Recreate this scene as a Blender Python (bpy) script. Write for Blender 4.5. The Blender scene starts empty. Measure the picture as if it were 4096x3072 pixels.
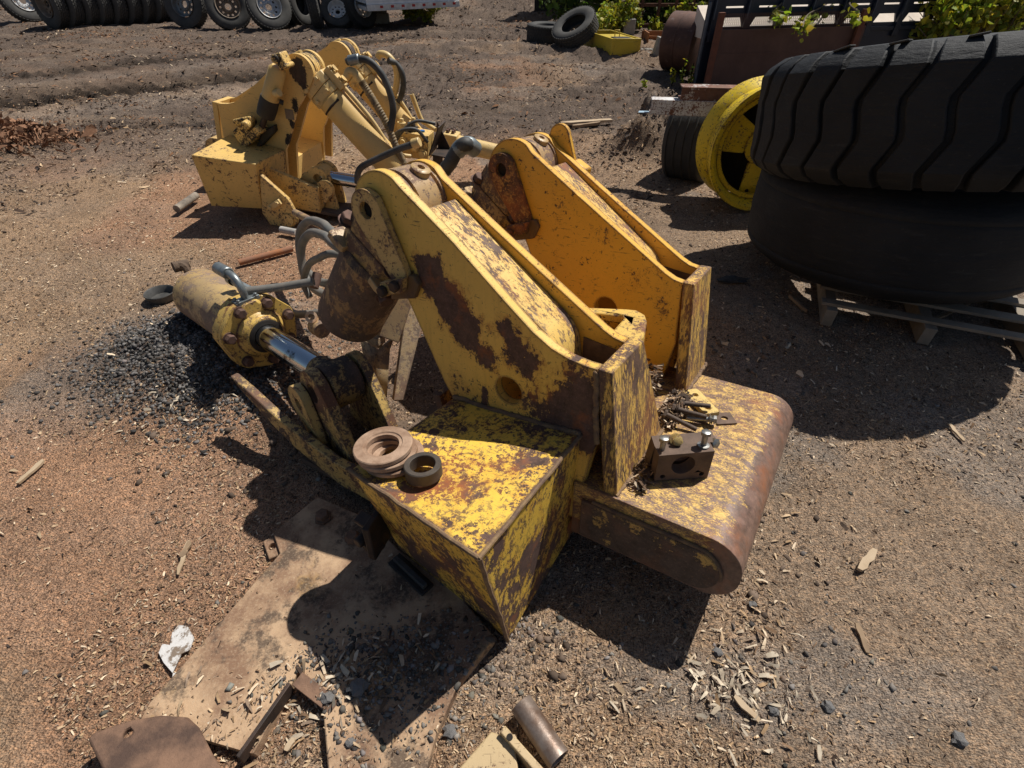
import bpy, bmesh, math, random
import numpy as np
from mathutils import Vector, Matrix, Euler
from mathutils.geometry import tessellate_polygon
R_ = math.radians
rnd = random.Random(7)
S = bpy.context.scene
COL = S.collection
S.view_settings.view_transform = 'Standard'; S.view_settings.look = 'None'
S.view_settings.exposure = 0; S.view_settings.gamma = 1

# ------------------------------------------------------------------ camera
CAMH = 1.75; PITCH = R_(41)
cd = bpy.data.cameras.new('camera'); cam = bpy.data.objects.new('camera', cd); COL.objects.link(cam)
cam.location = (0, 0, CAMH); cam.rotation_euler = (R_(90) - PITCH, 0, 0)
cd.sensor_width = 36; cd.lens = 36 * 2050 / 4096; cd.clip_start = .02; cd.clip_end = 2000
S.camera = cam
def at(u, v, h=0.0):
    """surveyed point: photo coordinate (4096 wide) on the level h"""
    x = (u - 2048) / 2050; y = (v - 1536) / 2050
    dz = -(math.sin(PITCH) + y * math.cos(PITCH)); fy = math.cos(PITCH) - y * math.sin(PITCH)
    k = (h - CAMH) / dz
    return Vector((x * k, fy * k, h))

# ------------------------------------------------------------------ light
SUN = Vector((-.49, -.43, -1)).normalized()
ld = bpy.data.lights.new('sun', 'SUN'); lo = bpy.data.objects.new('sun', ld); COL.objects.link(lo)
ld.energy = 5.0; ld.angle = R_(.5); ld.color = (1, .955, .88)
lo.rotation_euler = SUN.to_track_quat('-Z', 'Y').to_euler(); lo.location = (4, 4, 12)
w = bpy.data.worlds.new('World'); S.world = w; w.use_nodes = True
nt = w.node_tree; bg = nt.nodes['Background']
sky = nt.nodes.new('ShaderNodeTexSky'); sky.sky_type = 'NISHITA'; sky.sun_disc = False
sky.sun_elevation = R_(56.9); sky.sun_rotation = math.atan2(.49, .43)
nt.links.new(sky.outputs[0], bg.inputs[0]); bg.inputs[1].default_value = .05

# ------------------------------------------------------------------ node helpers
class NT:
    def __init__(s, name):
        s.m = bpy.data.materials.new(name); s.m.use_nodes = True; s.t = s.m.node_tree
        s.b = s.t.nodes['Principled BSDF']; s._c = None
    def n(s, typ, **k):
        nd = s.t.nodes.new('ShaderNode' + typ)
        for a, b in k.items(): setattr(nd, a, b)
        return nd
    def put(s, sock, v):
        if isinstance(v, bpy.types.NodeSocket): s.t.links.new(v, sock)
        elif v is not None:
            if isinstance(v, (tuple, list)) and len(v) == 3 and sock.type == 'RGBA': v = (*v, 1)
            sock.default_value = v
    def coord(s):
        if s._c is None: s._c = s.n('TexCoord').outputs['Object']
        return s._c
    def geo(s): return s.n('NewGeometry')
    def scale(s, sc, rot=(0, 0, 0), vec=None):
        m = s.n('Mapping'); s.put(m.inputs[0], vec or s.coord()); m.inputs['Scale'].default_value = sc; m.inputs['Rotation'].default_value = rot
        return m.outputs[0]
    def noise(s, sc, det=6, rough=.6, vec=None, dist=0):
        n = s.n('TexNoise'); s.put(n.inputs['Vector'], vec or s.coord()); n.inputs['Scale'].default_value = sc
        n.inputs['Detail'].default_value = det; n.inputs['Roughness'].default_value = rough; n.inputs['Distortion'].default_value = dist
        return n.outputs[0]
    def vor(s, sc, vec=None, feat='F1', out='Distance'):
        n = s.n('TexVoronoi', feature=feat); s.put(n.inputs['Vector'], vec or s.coord()); n.inputs['Scale'].default_value = sc
        return n.outputs[out]
    def ramp(s, v, a, b, lo=0., hi=1.):
        n = s.n('MapRange'); n.clamp = True; s.put(n.inputs[0], v)
        n.inputs[1].default_value = a; n.inputs[2].default_value = b; n.inputs[3].default_value = lo; n.inputs[4].default_value = hi
        return n.outputs[0]
    def math(s, op, a, b=None):
        n = s.n('Math', operation=op); s.put(n.inputs[0], a)
        if b is not None: s.put(n.inputs[1], b)
        return n.outputs[0]
    def mix(s, f, a, b, typ='MIX'):
        n = s.n('Mix', data_type='RGBA', blend_type=typ); s.put(n.inputs[0], f); s.put(n.inputs[6], a); s.put(n.inputs[7], b)
        return n.outputs[2]
    def bump(s, h, strength=.5, dist=.01, prev=None):
        n = s.n('Bump'); n.inputs['Strength'].default_value = strength; n.inputs['Distance'].default_value = dist
        s.put(n.inputs['Height'], h)
        if prev is not None: s.put(n.inputs['Normal'], prev)
        return n.outputs[0]
    def done(s, col, rough=.6, metal=0., normal=None, spec=None):
        s.put(s.b.inputs['Base Color'], col); s.put(s.b.inputs['Roughness'], rough); s.put(s.b.inputs['Metallic'], metal)
        if normal is not None: s.put(s.b.inputs['Normal'], normal)
        if spec is not None: s.b.inputs['Specular IOR Level'].default_value = spec
        return s.m

def paint(name, col, rust=(.088, .048, .037), amount=.3, scale=5, stretch=(1, 1, 1), rot=(0, 0, 0), blobs=(), orange=.5, edge=.55,
          chips=.5, rough=.42, dust=.25, streak=0., edge_r=.016, rust_rough=.82, scratch=.7):
    """worn enamel over rusty steel; blobs = big flaked patches (centre, radius, weight) in the thing's own space"""
    n = NT(name); v = n.scale(stretch, rot)
    big = n.noise(scale, 9, .68, v, .25)
    m = n.math('ADD', big, n.math('MULTIPLY', n.math('SUBTRACT', n.noise(scale * 5.3, 10, .8, v), .5), .55))
    for (c, r, wgt) in blobs:
        d = n.n('VectorMath', operation='DISTANCE')
        mp = n.n('Mapping'); n.put(mp.inputs[0], n.coord())
        rr = r if isinstance(r, tuple) else (r, r, r)
        mp.inputs['Scale'].default_value = tuple(1 / q for q in rr); mp.inputs['Location'].default_value = tuple(-a / q for a, q in zip(c, rr))
        wn = n.n('TexNoise'); n.put(wn.inputs['Vector'], n.coord()); wn.inputs['Scale'].default_value = 22; wn.inputs['Detail'].default_value = 6; wn.inputs['Roughness'].default_value = .7
        wv_ = n.n('VectorMath', operation='MULTIPLY_ADD'); n.put(wv_.inputs[0], wn.outputs['Color']); wv_.inputs[1].default_value = (.9, 0, .9); n.put(wv_.inputs[2], mp.outputs[0])
        n.put(d.inputs[0], wv_.outputs[0]); d.inputs[1].default_value = (.45, 0, .45)
        m = n.math('ADD', m, n.ramp(d.outputs['Value'], .25, 1.15, wgt, 0.))
    if edge:
        bv = n.n('Bevel'); bv.samples = 4; bv.inputs[0].default_value = edge_r
        dt = n.n('VectorMath', operation='DOT_PRODUCT'); n.put(dt.inputs[0], bv.outputs[0]); n.put(dt.inputs[1], n.geo().outputs['Normal'])
        e = n.ramp(dt.outputs['Value'], .985, .86, 0., edge)
        e = n.math('MULTIPLY', e, n.ramp(n.noise(scale * 1.7, 7, .75), .34, .56, .25, 1.))
        m = n.math('ADD', m, n.math('MULTIPLY', e, .42))
    thr = .72 - amount * .42
    f1 = n.ramp(m, thr, thr + .012)
    near_ = n.ramp(m, thr - .20, thr)
    fine = n.math('ADD', n.noise(scale * 7, 6, .72, v), n.math('MULTIPLY', near_, .07)); fine3 = n.math('ADD', n.noise(scale * 19, 5, .7, v), n.math('MULTIPLY', near_, .10))
    f2 = n.math('MULTIPLY', n.ramp(fine, .69 - chips * .11, .70 - chips * .11), n.math('MAXIMUM', near_, n.ramp(n.noise(scale * .9, 4, .6), .36, .52)))
    f2 = n.math('MAXIMUM', f2, n.math('MULTIPLY', n.ramp(fine3, .67, .685), n.math('MINIMUM', 1., n.math('ADD', near_, .25 * min(1, chips)))))
    sc_ = n.ramp(n.noise(5, 4, .6, n.scale((3.5, 55, 38), (.5, .9, .4))), .655, .665); sc2 = n.ramp(n.noise(5, 4, .6, n.scale((50, 4, 42), (.2, .3, 1.1))), .665, .675)
    f = n.math('MAXIMUM', n.math('MAXIMUM', f1, f2), n.math('MULTIPLY', n.math('MAXIMUM', sc_, sc2), scratch))
    halo = n.math('MULTIPLY', n.ramp(m, thr - .13, thr + .01), n.ramp(n.noise(11, 6, .65, n.scale((3.2, 3.2, .8))), .40, .60, .15, 1.))
    lown = n.noise(2.3, 4, .6)
    pc = n.mix(n.ramp(n.noise(3.1, 5, .6), .38, .7, 0, .35), col, tuple(c * k for c, k in zip(col, (.80, .74, .66))))
    pc = n.mix(n.ramp(n.noise(60, 3, .6), .45, .75, 0, .12), pc, tuple(c * .62 for c in col))
    if streak:
        sv = n.noise(9, 5, .6, n.scale((6, 6, .7)))
        pc = n.mix(n.ramp(sv, .52, .72, 0, streak), pc, (.23, .10, .03))
    pc = n.mix(n.math('MULTIPLY', halo, n.ramp(lown, .33, .52, 0., orange)), pc, (.46, .17, .03))
    rc = n.mix(n.ramp(n.noise(26, 8, .75), .36, .66), tuple(c * .55 for c in rust), tuple(min(1, c * 1.7) for c in rust))
    rc = n.mix(n.ramp(n.noise(7, 6, .7), .5, .68, 0, .5), rc, (.155, .085, .055)); rc = n.mix(n.ramp(n.noise(150, 3, .7), .56, .70, 0, .55), rc, (.26, .17, .11))
    rc = n.mix(n.ramp(n.noise(4, 6, .7), .51, .66, 0, orange), rc, (.34, .105, .028))
    c = n.mix(f, pc, rc)
    dm = n.math('MULTIPLY', n.ramp(n.noise(1.7, 6, .65), .35, .7, 0., dust), 1.)
    c = n.mix(dm, c, (.30, .215, .15))
    hgt = n.math('ADD', n.math('MULTIPLY', f, -.6), n.math('MULTIPLY', n.noise(90, 4, .7), n.ramp(f, 0, 1, .12, .5)))
    nb = n.bump(hgt, .45, .004)
    return n.done(c, n.mix(f, (rough,) * 3, (rust_rough,) * 3), 0, nb, .5)

def plain(name, col, col2=None, sc=12, rough=.7, metal=0., bump=.3, bd=.004, bs=60, det=6, spec=None, lo=.35, hi=.68):
    n = NT(name)
    c = n.mix(n.ramp(n.noise(sc, det, .65), lo, hi), col, col2 or tuple(k * .6 for k in col))
    return n.done(c, rough, metal, n.bump(n.noise(bs, 5, .7), bump, bd) if bump else None, spec)

# ------------------------------------------------------------------ mesh builder
class MB:
    def __init__(s, f=None): s.v = []; s.f = []; s.fn = f or (lambda p: p)
    def add(s, vs, fs):
        o = len(s.v); s.v += [Vector(p) for p in vs]; s.f += [tuple(i + o for i in q) for q in fs]; return s
    def hull(s, p):   # 8 points: bottom ring 0-3, top ring 4-7
        return s.add(p, [(3, 2, 1, 0), (4, 5, 6, 7), (0, 1, 5, 4), (1, 2, 6, 5), (2, 3, 7, 6), (3, 0, 4, 7)])
    def box(s, c, d, M=None):
        c = Vector(c); x, y, z = (q / 2 for q in d)
        p = [Vector(q) for q in ((-x, -y, -z), (x, -y, -z), (x, y, -z), (-x, y, -z), (-x, -y, z), (x, -y, z), (x, y, z), (-x, y, z))]
        if M is not None: p = [M @ q for q in p]
        return s.hull([c + q for q in p])
    def prism(s, poly, a, b, axes='xz', holes=(), M=None, o=(0, 0, 0)):
        """extrude a 2-D outline (with holes) from a to b along the third axis"""
        loops = [list(poly)] + [list(h) for h in holes]
        def P(q, k):
            if axes == 'xz': r = Vector((q[0], k, q[1]))
            elif axes == 'xy': r = Vector((q[0], q[1], k))
            else: r = Vector((k, q[0], q[1]))
            if M is not None: r = M @ r
            return r + Vector(o)
        flat = [q for L in loops for q in L]; N = len(flat)
        tri = tessellate_polygon([[Vector((q[0], q[1], 0)) for q in L] for L in loops])
        vs = [P(q, a) for q in flat] + [P(q, b) for q in flat]; fs = []
        for t in tri: fs += [tuple(t), tuple(i + N for i in reversed(t))]
        k = 0
        for L in loops:
            m = len(L)
            for i in range(m):
                j = (i + 1) % m; fs.append((k + i, k + j, k + j + N, k + i + N))
            k += m
        return s.add(vs, fs)
    def rev(s, p, axis, prof, n=32, caps=False, closed=False):
        """surface of revolution: prof = [(along, radius)]"""
        p = Vector(p); a = Vector(axis).normalized()
        u = a.orthogonal().normalized(); v = a.cross(u); vs = []; fs = []
        for (t, r) in prof:
            for i in range(n):
                th = 2 * math.pi * i / n; vs.append(p + a * t + (u * math.cos(th) + v * math.sin(th)) * r)
        m = len(prof)
        for k in range(m if closed else m - 1):
            k2 = (k + 1) % m
            for i in range(n):
                j = (i + 1) % n; fs.append((k * n + i, k * n + j, k2 * n + j, k2 * n + i))
        if caps and not closed:
            fs.append(tuple(reversed(range(n)))); fs.append(tuple((m - 1) * n + i for i in range(n)))
        return s.add(vs, fs)
    def cyl(s, p0, p1, r, r1=None, n=24, ch=0.):
        p0, p1 = Vector(p0), Vector(p1); L = (p1 - p0).length; r1 = r if r1 is None else r1
        pr = [(0, r), (L, r1)] if not ch else [(0, r - ch), (ch, r), (L - ch, r1), (L, r1 - ch)]
        return s.rev(p0, p1 - p0, pr, n, True)
    def tube(s, pts, r, n=10, sm=6, ribs=0.):
        P = [Vector(p) for p in pts]
        if sm and len(P) > 2:
            Q = []; E = [2 * P[0] - P[1]] + P + [2 * P[-1] - P[-2]]
            for i in range(1, len(E) - 2):
                for k in range(sm):
                    t = k / sm; a, b, c, d = E[i - 1:i + 3]
                    Q.append(.5 * ((2 * b) + (c - a) * t + (2 * a - 5 * b + 4 * c - d) * t * t + (3 * b - a - 3 * c + d) * t ** 3))
            P = Q + [P[-1]]
        vs = []; fs = []; u = None
        for i, p in enumerate(P):
            d = (P[min(i + 1, len(P) - 1)] - P[max(i - 1, 0)]).normalized()
            u = d.orthogonal() if u is None else (u - d * u.dot(d))
            u.normalize(); v = d.cross(u); q = r * (1 + (ribs if i % 2 else 0))
            for k in range(n):
                th = 2 * math.pi * k / n; vs.append(p + (u * math.cos(th) + v * math.sin(th)) * q)
        for i in range(len(P) - 1):
            for k in range(n):
                j = (k + 1) % n; fs.append((i * n + k, i * n + j, (i + 1) * n + j, (i + 1) * n + k))
        fs.append(tuple(reversed(range(n)))); fs.append(tuple((len(P) - 1) * n + k for k in range(n)))
        return s.add(vs, fs)
    def hexbolt(s, p, d, r=.03, h=.025, washer=True):
        p = Vector(p); d = Vector(d).normalized()
        if washer: s.rev(p, d, [(0, r * 1.22), (h * .16, r * 1.22)], 16, True); p = p + d * h * .165
        s.rev(p, d, [(0, r), (h * .82, r), (h, r * .86)], 6, True)
        return s
    def build(s, name, mat, parent=None, bevel=0., smooth=40, seg=2, loc=None):
        me = bpy.data.meshes.new(name)
        me.from_pydata([tuple(s.fn(p)) for p in s.v], [], s.f); me.materials.append(mat)
        bm = bmesh.new(); bm.from_mesh(me); bmesh.ops.recalc_face_normals(bm, faces=bm.faces); bm.to_mesh(me); bm.free()
        if smooth: me.shade_smooth(); me.set_sharp_from_angle(angle=R_(smooth))
        ob = bpy.data.objects.new(name, me); COL.objects.link(ob)
        if parent: ob.parent = parent
        if loc is not None: ob.location = loc
        if bevel:
            b = ob.modifiers.new('bevel', 'BEVEL'); b.width = bevel; b.segments = seg; b.limit_method = 'ANGLE'; b.angle_limit = R_(35)
            b.harden_normals = False
        return ob
def arc(cx, cy, r, a0, a1, n=16): return [(cx + r * math.cos(R_(a0 + (a1 - a0) * i / n)), cy + r * math.sin(R_(a0 + (a1 - a0) * i / n))) for i in range(n + 1)]
def circle(cx, cy, r, n=24): return arc(cx, cy, r, 0, 360, n)[:-1]
def tag(o, label=None, cat=None, group=None, kind=None):
    for k, v in (('label', label), ('category', cat), ('group', group), ('kind', kind)):
        if v: o[k] = v
    return o
def empty(name, M, label, cat, group=None):
    o = bpy.data.objects.new(name, None); COL.objects.link(o); o.empty_display_size = .1
    o.matrix_world = M if isinstance(M, Matrix) else Matrix.Translation(Vector(M))
    return tag(o, label, cat, group)
def raw(name, V, F, mat, cols=None, smooth=False):
    """fast mesh from numpy arrays; F is (n,k)"""
    me = bpy.data.meshes.new(name); nv, nf, k = len(V), len(F), F.shape[1]
    me.vertices.add(nv); me.vertices.foreach_set('co', V.astype(np.float32).ravel())
    me.loops.add(nf * k); me.loops.foreach_set('vertex_index', F.astype(np.int32).ravel())
    me.polygons.add(nf); me.polygons.foreach_set('loop_start', np.arange(0, nf * k, k, dtype=np.int32))
    me.update(calc_edges=True)
    if cols is not None:
        a = me.color_attributes.new('tint', 'FLOAT_COLOR', 'POINT'); c = np.ones((nv, 4), np.float32); c[:, :3] = cols; a.data.foreach_set('color', c.ravel())
    if smooth: me.shade_smooth()
    me.materials.append(mat); me.validate()
    ob = bpy.data.objects.new(name, me); COL.objects.link(ob); return ob

# ------------------------------------------------------------------ numpy noise
def vnoise(x, y, seed=0):
    xi = np.floor(x).astype(np.int64); yi = np.floor(y).astype(np.int64); fx = x - xi; fy = y - yi
    fx = fx * fx * fx * (fx * (fx * 6 - 15) + 10); fy = fy * fy * fy * (fy * (fy * 6 - 15) + 10)
    def h(a, b):
        n = (a * 374761393 + b * 668265263 + seed * 1442695041) & 0xffffffff
        n = ((n ^ (n >> 13)) * 1274126177) & 0xffffffff
        return ((n ^ (n >> 16)) & 0xffff) / 65535.
    return (h(xi, yi) * (1 - fx) + h(xi + 1, yi) * fx) * (1 - fy) + (h(xi, yi + 1) * (1 - fx) + h(xi + 1, yi + 1) * fx) * fy
def fbm(x, y, o=4, seed=0, g=.5):
    s = 0; a = 1; t = 0
    for i in range(o): s = s + a * vnoise(x, y, seed + i * 17); t += a; a *= g; x = x * 2.03 + 11.3; y = y * 2.03 + 5.7
    return s / t
def sst(a, b, x): t = np.clip((x - a) / (b - a), 0, 1); return t * t * (3 - 2 * t)
MOUNDS = [(-1.66, 2.30, .36, .14), (-1.30, 2.0, .30, .05), (-.62, 1.75, .55, .05), (1.40, 5.9, .27, .42), (1.62, 6.0, .22, .2), (1.05, 5.75, .25, .06), (-5.7, 6.1, .42, .16), (-1.95, 2.28, .30, .05), (-1.55, 2.0, .28, .06), (-1.25, 1.75, .2, .04), (-4.5, 6.4, .5, .05),
          (.55, 1.2, .12, .025), (.35, .62, .18, .02), (2.1, 10.9, .25, .12), (1.4, 10.6, .3, .06), (.9, 4.6, .3, .04), (1.2, 3.5, .3, .03), (1.35, 2.7, .3, .03)]
def ground_h(x, y):
    z = (fbm(x * .55, y * .55, 3, 1) - .5) * .07 * sst(1.5, 6, y)
    rough = .35 + .65 * sst(.45, .62, fbm(x * .8, y * .8, 3, 5))
    z = z + (fbm(x * 9, y * 9, 4, 3, .6) - .5) * .030 * rough
    far = sst(5, 8, y) * (1 - sst(2.5, 4.5, x) * .6)
    # tyre ruts crossing the yard and churned mulch
    wv = y + .16 * x + (fbm(x * .35, y * .35, 2, 8) - .5) * 1.4
    z = z + far * (1 - .7 * sst(-1, -3, x)) * (.055 * np.sin(wv * 2.6) + .03 * np.sin(wv * 6.1 + 1.3)) * (.4 + .9 * fbm(x * .5, y * .9, 2, 12))
    z = z + far * (fbm(x * 3.2, y * 5.5, 5, 21, .66) - .5) * .15
    for (a, b, r, h) in MOUNDS:
        d2 = ((x - a) ** 2 + (y - b) ** 2) / (r * r); z = z + h * np.exp(-d2) * (.6 + .8 * fbm(x * 7, y * 7, 3, 4))
    q = -.56 * x + .83 * y + (fbm(x * .4, y * .4, 2, 8) - .5) * .5; pp = .83 * x + .56 * y; lft = sst(-1.5, -3.0, x) * sst(4.5, 6, y) * (1 - sst(13.2, 14.5, y))
    rut = np.exp(-((q - 10.7) / .55) ** 2) + .8 * np.exp(-((q - 13.1) / .35) ** 2) + .6 * np.exp(-((q - 8.2) / .22) ** 2)
    z = z - lft * (rut * (.055 + .05 * np.sin(pp * 26 + q * 9)) - .05 * np.exp(-((q - 9.9) / .3) ** 2) - .05 * np.exp(-((q - 11.6) / .3) ** 2))
    bank = sst(17.2, 23, y + .25 * np.abs(x + .3)) * sst(-3.5, -1.5, x) * (1 - sst(1.6, 3.2, x))
    z = z + bank * (1.5 + 1.2 * (fbm(x * .8, y * .8, 4, 31) - .5))
    z = z - .02 * sst(.0, 1., 1 - ((x - .1) ** 2 + (y - 1.3) ** 2))
    return z
def soil(x, y):
    """base colour of the soil and the amounts of (chips, dark mulch, gravel) at each place"""
    a = fbm(x * .9, y * .9, 4, 41); b = fbm(x * 1.3 + 9, y * 1.9, 4, 47); c = fbm(x * .45, y * .8, 4, 53)
    mul = np.clip(sst(4.6, 7.5, y + (a - .5) * 3) + .15, 0, 1) * np.clip(1 - .45 * sst(.52, .64, c) * sst(3, 6, y), 0, 1)
    q0 = -.56 * x + .83 * y + (fbm(x * .4, y * .4, 2, 8) - .5) * .5; l0 = sst(-1.5, -3.0, x) * sst(4.5, 6, y)
    mul = np.maximum(mul, l0 * (.85 - .45 * np.exp(-((q0 - 9.5) / .35) ** 2)))
    mul = np.maximum(mul, 1.0 * np.exp(-(((x + 1.75) / .75) ** 2 + ((y - 2.2) / .5) ** 2)))
    mul = np.maximum(mul, .75 * np.exp(-(((x + .4) / .9) ** 2 + ((y - 2.0) / 1.0) ** 2)))
    mul = np.maximum(mul, .6 * np.exp(-(((x - .8) / .55) ** 2 + ((y - 4.3) / 1.4) ** 2)))
    gra = np.clip(sst(.5, .64, b) * .75 + .9 * np.exp(-(((x - 2.0) / .9) ** 2 + ((y - 10.3) / 1.0) ** 2)) + .7 * np.exp(-(((x - 2.6) / 1.0) ** 2 + ((y - 6.6) / 1.6) ** 2)) + .55 * sst(13.2, 15, y) * (x < -4.5), 0, 1)
    gra = np.maximum(gra, .75 * np.exp(-(((x + 1.75) / .5) ** 2 + ((y - 2.25) / .35) ** 2)))
    gra = gra * (1 - .85 * sst(-.2, -.9, x) * sst(2.0, 1.5, y)) * (1 - .75 * sst(-1.3, -2.2, x) * sst(6.5, 4.5, y) * sst(2.4, 2.9, y + .4 * (x < -2.4)))
    tan = np.array([.335, .232, .150]); dk = np.array([.115, .090, .074]); gr = np.array([.255, .218, .185]); red = np.array([.375, .225, .140])
    rt = (sst(.2, 1.0, x) * sst(6, 3, y))[:, None]; tanx = tan[None] * (1 - rt) + np.array([[.290, .215, .152]]) * rt
    base = tanx + (red[None] - tanx) * (sst(.42, .66, fbm(x * .7 + 3, y * .7, 3, 61)) * sst(1.2, -.2, x))[:, None]
    base = base + (gr - base) * gra[:, None]
    base = base + (dk - base) * np.clip(mul, 0, 1)[:, None]
    q = -.56 * x + .83 * y + (fbm(x * .4, y * .4, 2, 8) - .5) * .5; lft = sst(-1.5, -3.0, x) * sst(4.5, 6, y)
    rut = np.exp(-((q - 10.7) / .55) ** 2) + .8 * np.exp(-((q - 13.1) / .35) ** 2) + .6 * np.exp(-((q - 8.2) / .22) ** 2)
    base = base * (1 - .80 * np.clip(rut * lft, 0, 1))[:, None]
    lite = np.exp(-((q - 9.5) / .35) ** 2) + .7 * np.exp(-((q - 11.9) / .35) ** 2) + .5 * np.exp(-((q - 7.3) / .4) ** 2)
    base = base + (np.array([.30, .25, .21]) - base) * np.clip(.42 * lite * lft, 0, 1)[:, None]
    base = np.minimum(base * 1.3, .62) * (.78 + .44 * fbm(x * 5, y * 5, 3, 71))[:, None]
    base = base + (np.array([.42, .33, .25]) - base) * (.25 * sst(.6, .8, fbm(x * 1.1, y * 2.2, 4, 81)) * sst(3, 6, y))[:, None]
    return base, mul, gra

# ================================================================== THE GROUND
def axis_y():
    ys = [-1.5]
    while ys[-1] < 160: y = ys[-1]; ys.append(y + (.10 if y < .2 else max(.017, .0068 * y)))
    return np.array(ys)
def axis_x():
    xs = [0.]
    while xs[-1] < 160: xs.append(xs[-1] + max(.018, .0098 * xs[-1]))
    xs = np.array(xs); return np.concatenate([-xs[:0:-1], xs])
gx, gy = axis_x(), axis_y()
X, Y = np.meshgrid(gx, gy); xf, yf = X.ravel(), Y.ravel()
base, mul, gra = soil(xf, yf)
n0, n1 = len(gx), len(gy)
ii = (np.arange(n1 - 1)[:, None] * n0 + np.arange(n0 - 1)[None]).ravel()
g = NT('soil')
at_ = g.n('Attribute', attribute_name='tint').outputs['Color']
sp = g.n('Attribute', attribute_name='tint')
v1 = g.vor(95, g.scale((1, 1.9, 1), (0, 0, .5)), out='Color'); v2 = g.vor(150, g.scale((2.1, 1, 1), (0, 0, .9)), out='Color')
sep = g.n('SeparateColor'); g.put(sep.inputs[0], v1); sep2 = g.n('SeparateColor'); g.put(sep2.inputs[0], v2)
c = g.mix(g.ramp(sep.outputs[0], .55, .8), at_, g.mix(1., at_, (1.55, 1.42, 1.28), 'MULTIPLY'))
c = g.mix(g.ramp(sep2.outputs[1], .62, .8), c, g.mix(1., c, (.42, .40, .40), 'MULTIPLY'))
c = g.mix(g.ramp(g.noise(230, 3, .7), .55, .72, 0, .55), c, (.36, .27, .19))
c = g.mix(g.ramp(g.noise(30, 7, .78), .36, .52, .62, 0.), c, g.mix(1., at_, (.34, .31, .30), 'MULTIPLY'))
fa_ = g.noise(70, 5, .7, g.scale((1, 6.5, 1), (0, 0, .5))); fb_ = g.noise(70, 5, .7, g.scale((6.5, 1, 1), (0, 0, .35)))
c = g.mix(g.ramp(fa_, .56, .66, 0, .65), c, g.mix(1., at_, (1.75, 1.6, 1.45), 'MULTIPLY')); c = g.mix(g.ramp(fb_, .57, .67, 0, .6), c, g.mix(1., at_, (1.6, 1.5, 1.4), 'MULTIPLY'))
c = g.mix(g.ramp(g.noise(75, 5, .75, g.scale((1, 4, 1), (0, 0, 1.2))), .58, .68, 0, .75), c, g.mix(1., at_, (.30, .27, .25), 'MULTIPLY'))
hb = g.math('ADD', g.math('MULTIPLY', g.vor(120, g.scale((1, 1.8, 1), (0, 0, .5))), .8), g.noise(70, 7, .75))
g.done(c, .95, 0, g.bump(g.noise(260, 4, .7), .5, .004, g.bump(hb, .9, .012)), .15)
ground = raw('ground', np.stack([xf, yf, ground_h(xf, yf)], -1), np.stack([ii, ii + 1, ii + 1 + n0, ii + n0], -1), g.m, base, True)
tag(ground, 'dark brown yard soil of trampled wood chips, bark and grey gravel', kind='structure')

# lying steel plates also carry litter
PLATE = [(-.79, 1.27), (-.91, 1.10), (-.855, 1.015), (-1.075, .525), (-1.08, .47), (-.90, .44), (-.72, .40), (-.66, .615), (-.56, .52), (-.50, .36), (-.24, .33), (-.215, .45), (-.16, .585), (-.055, .715), (-.22, .90), (-.42, 1.03), (-.55, 1.16)]
def inside(poly, x, y):
    r = np.zeros(len(x), bool); n = len(poly)
    for i in range(n):
        (x0, y0), (x1, y1) = poly[i], poly[(i + 1) % n]
        r ^= ((y0 > y) != (y1 > y)) & (x < (x1 - x0) * (y - y0) / (y1 - y0 + 1e-12) + x0)
    return r
PZ = .042
def lying(x, y): return np.where(inside(PLATE, x, y), PZ, ground_h(x, y))

rs = np.random.RandomState(3)
def plate_ok(x, y, p):      # the upper part of the skid plate is swept nearly bare
    on = inside(PLATE, x, y); bare = sst(.62, .80, y - .12 * fbm(x * 4, y * 4, 3, 7) + .25 * sst(-.55, -.9, x)); return ~on | (rs.rand(len(x)) < min(1, p * 1.4) * (1 - bare) + .03)
def sample(n, ymax, power):   # denser near the viewer's side of the yard
    y = .25 + (ymax - .25) * rs.rand(n) ** power; x = (rs.rand(n) * 2 - 1) * (1.35 * y + .7)
    return x, y
def chips(name, label, x, y, L, W, T, cols, mat, curl=.15, lift=.006, tilt=.25):
    n = len(x); z = lying(x, y); a = rs.rand(n) * 2 * np.pi
    ca, sa = np.cos(a), np.sin(a); t1 = (rs.randn(n)) * tilt; t2 = rs.randn(n) * tilt * 1.6
    loc = np.array([[-.5, -.5, 0], [-.5, .5, 0], [0, -.42, 1], [0, .58, 1], [.5, -.3, 0], [.5, .36, 0]])
    V = np.zeros((n, 6, 3))
    taper = .3 + .9 * rs.rand(n)
    for k in range(6):
        lx = loc[k, 0] * L * (1 + .2 * (k == 3)); ly = loc[k, 1] * W * np.where(k >= 4, taper, 1); lz = loc[k, 2] * curl * L * rs.rand(n) + T
        lz2 = lz + lx * t1 + ly * t2
        V[:, k] = np.stack([x + ca * lx - sa * ly, y + sa * lx + ca * ly, z + lift * rs.rand(n) + np.maximum(lz2, -.003)], -1)
    b = np.arange(n)[:, None] * 6
    F = np.concatenate([b + np.array([[0, 2, 3, 1]]), b + np.array([[2, 4, 5, 3]])])
    o = raw(name, V.reshape(-1, 3), F, mat, np.repeat(cols, 6, 0))
    return tag(o, label, kind='stuff')
def tint_mat(name, rough=.9, bump=.4, sc=60):
    n = NT(name); a = n.n('Attribute', attribute_name='tint').outputs['Color']
    c = n.mix(n.ramp(n.noise(sc, 4, .7, n.scale((1, 1, 1))), .35, .7, 0, .5), a, n.mix(1., a, (.5, .46, .42), 'MULTIPLY'))
    return n.done(c, rough, 0, n.bump(n.noise(sc * 2, 4, .7), bump, .002), .2)
M_chip = tint_mat('chip_wood'); M_stone = tint_mat('stone', .95, .8, 40)
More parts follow.
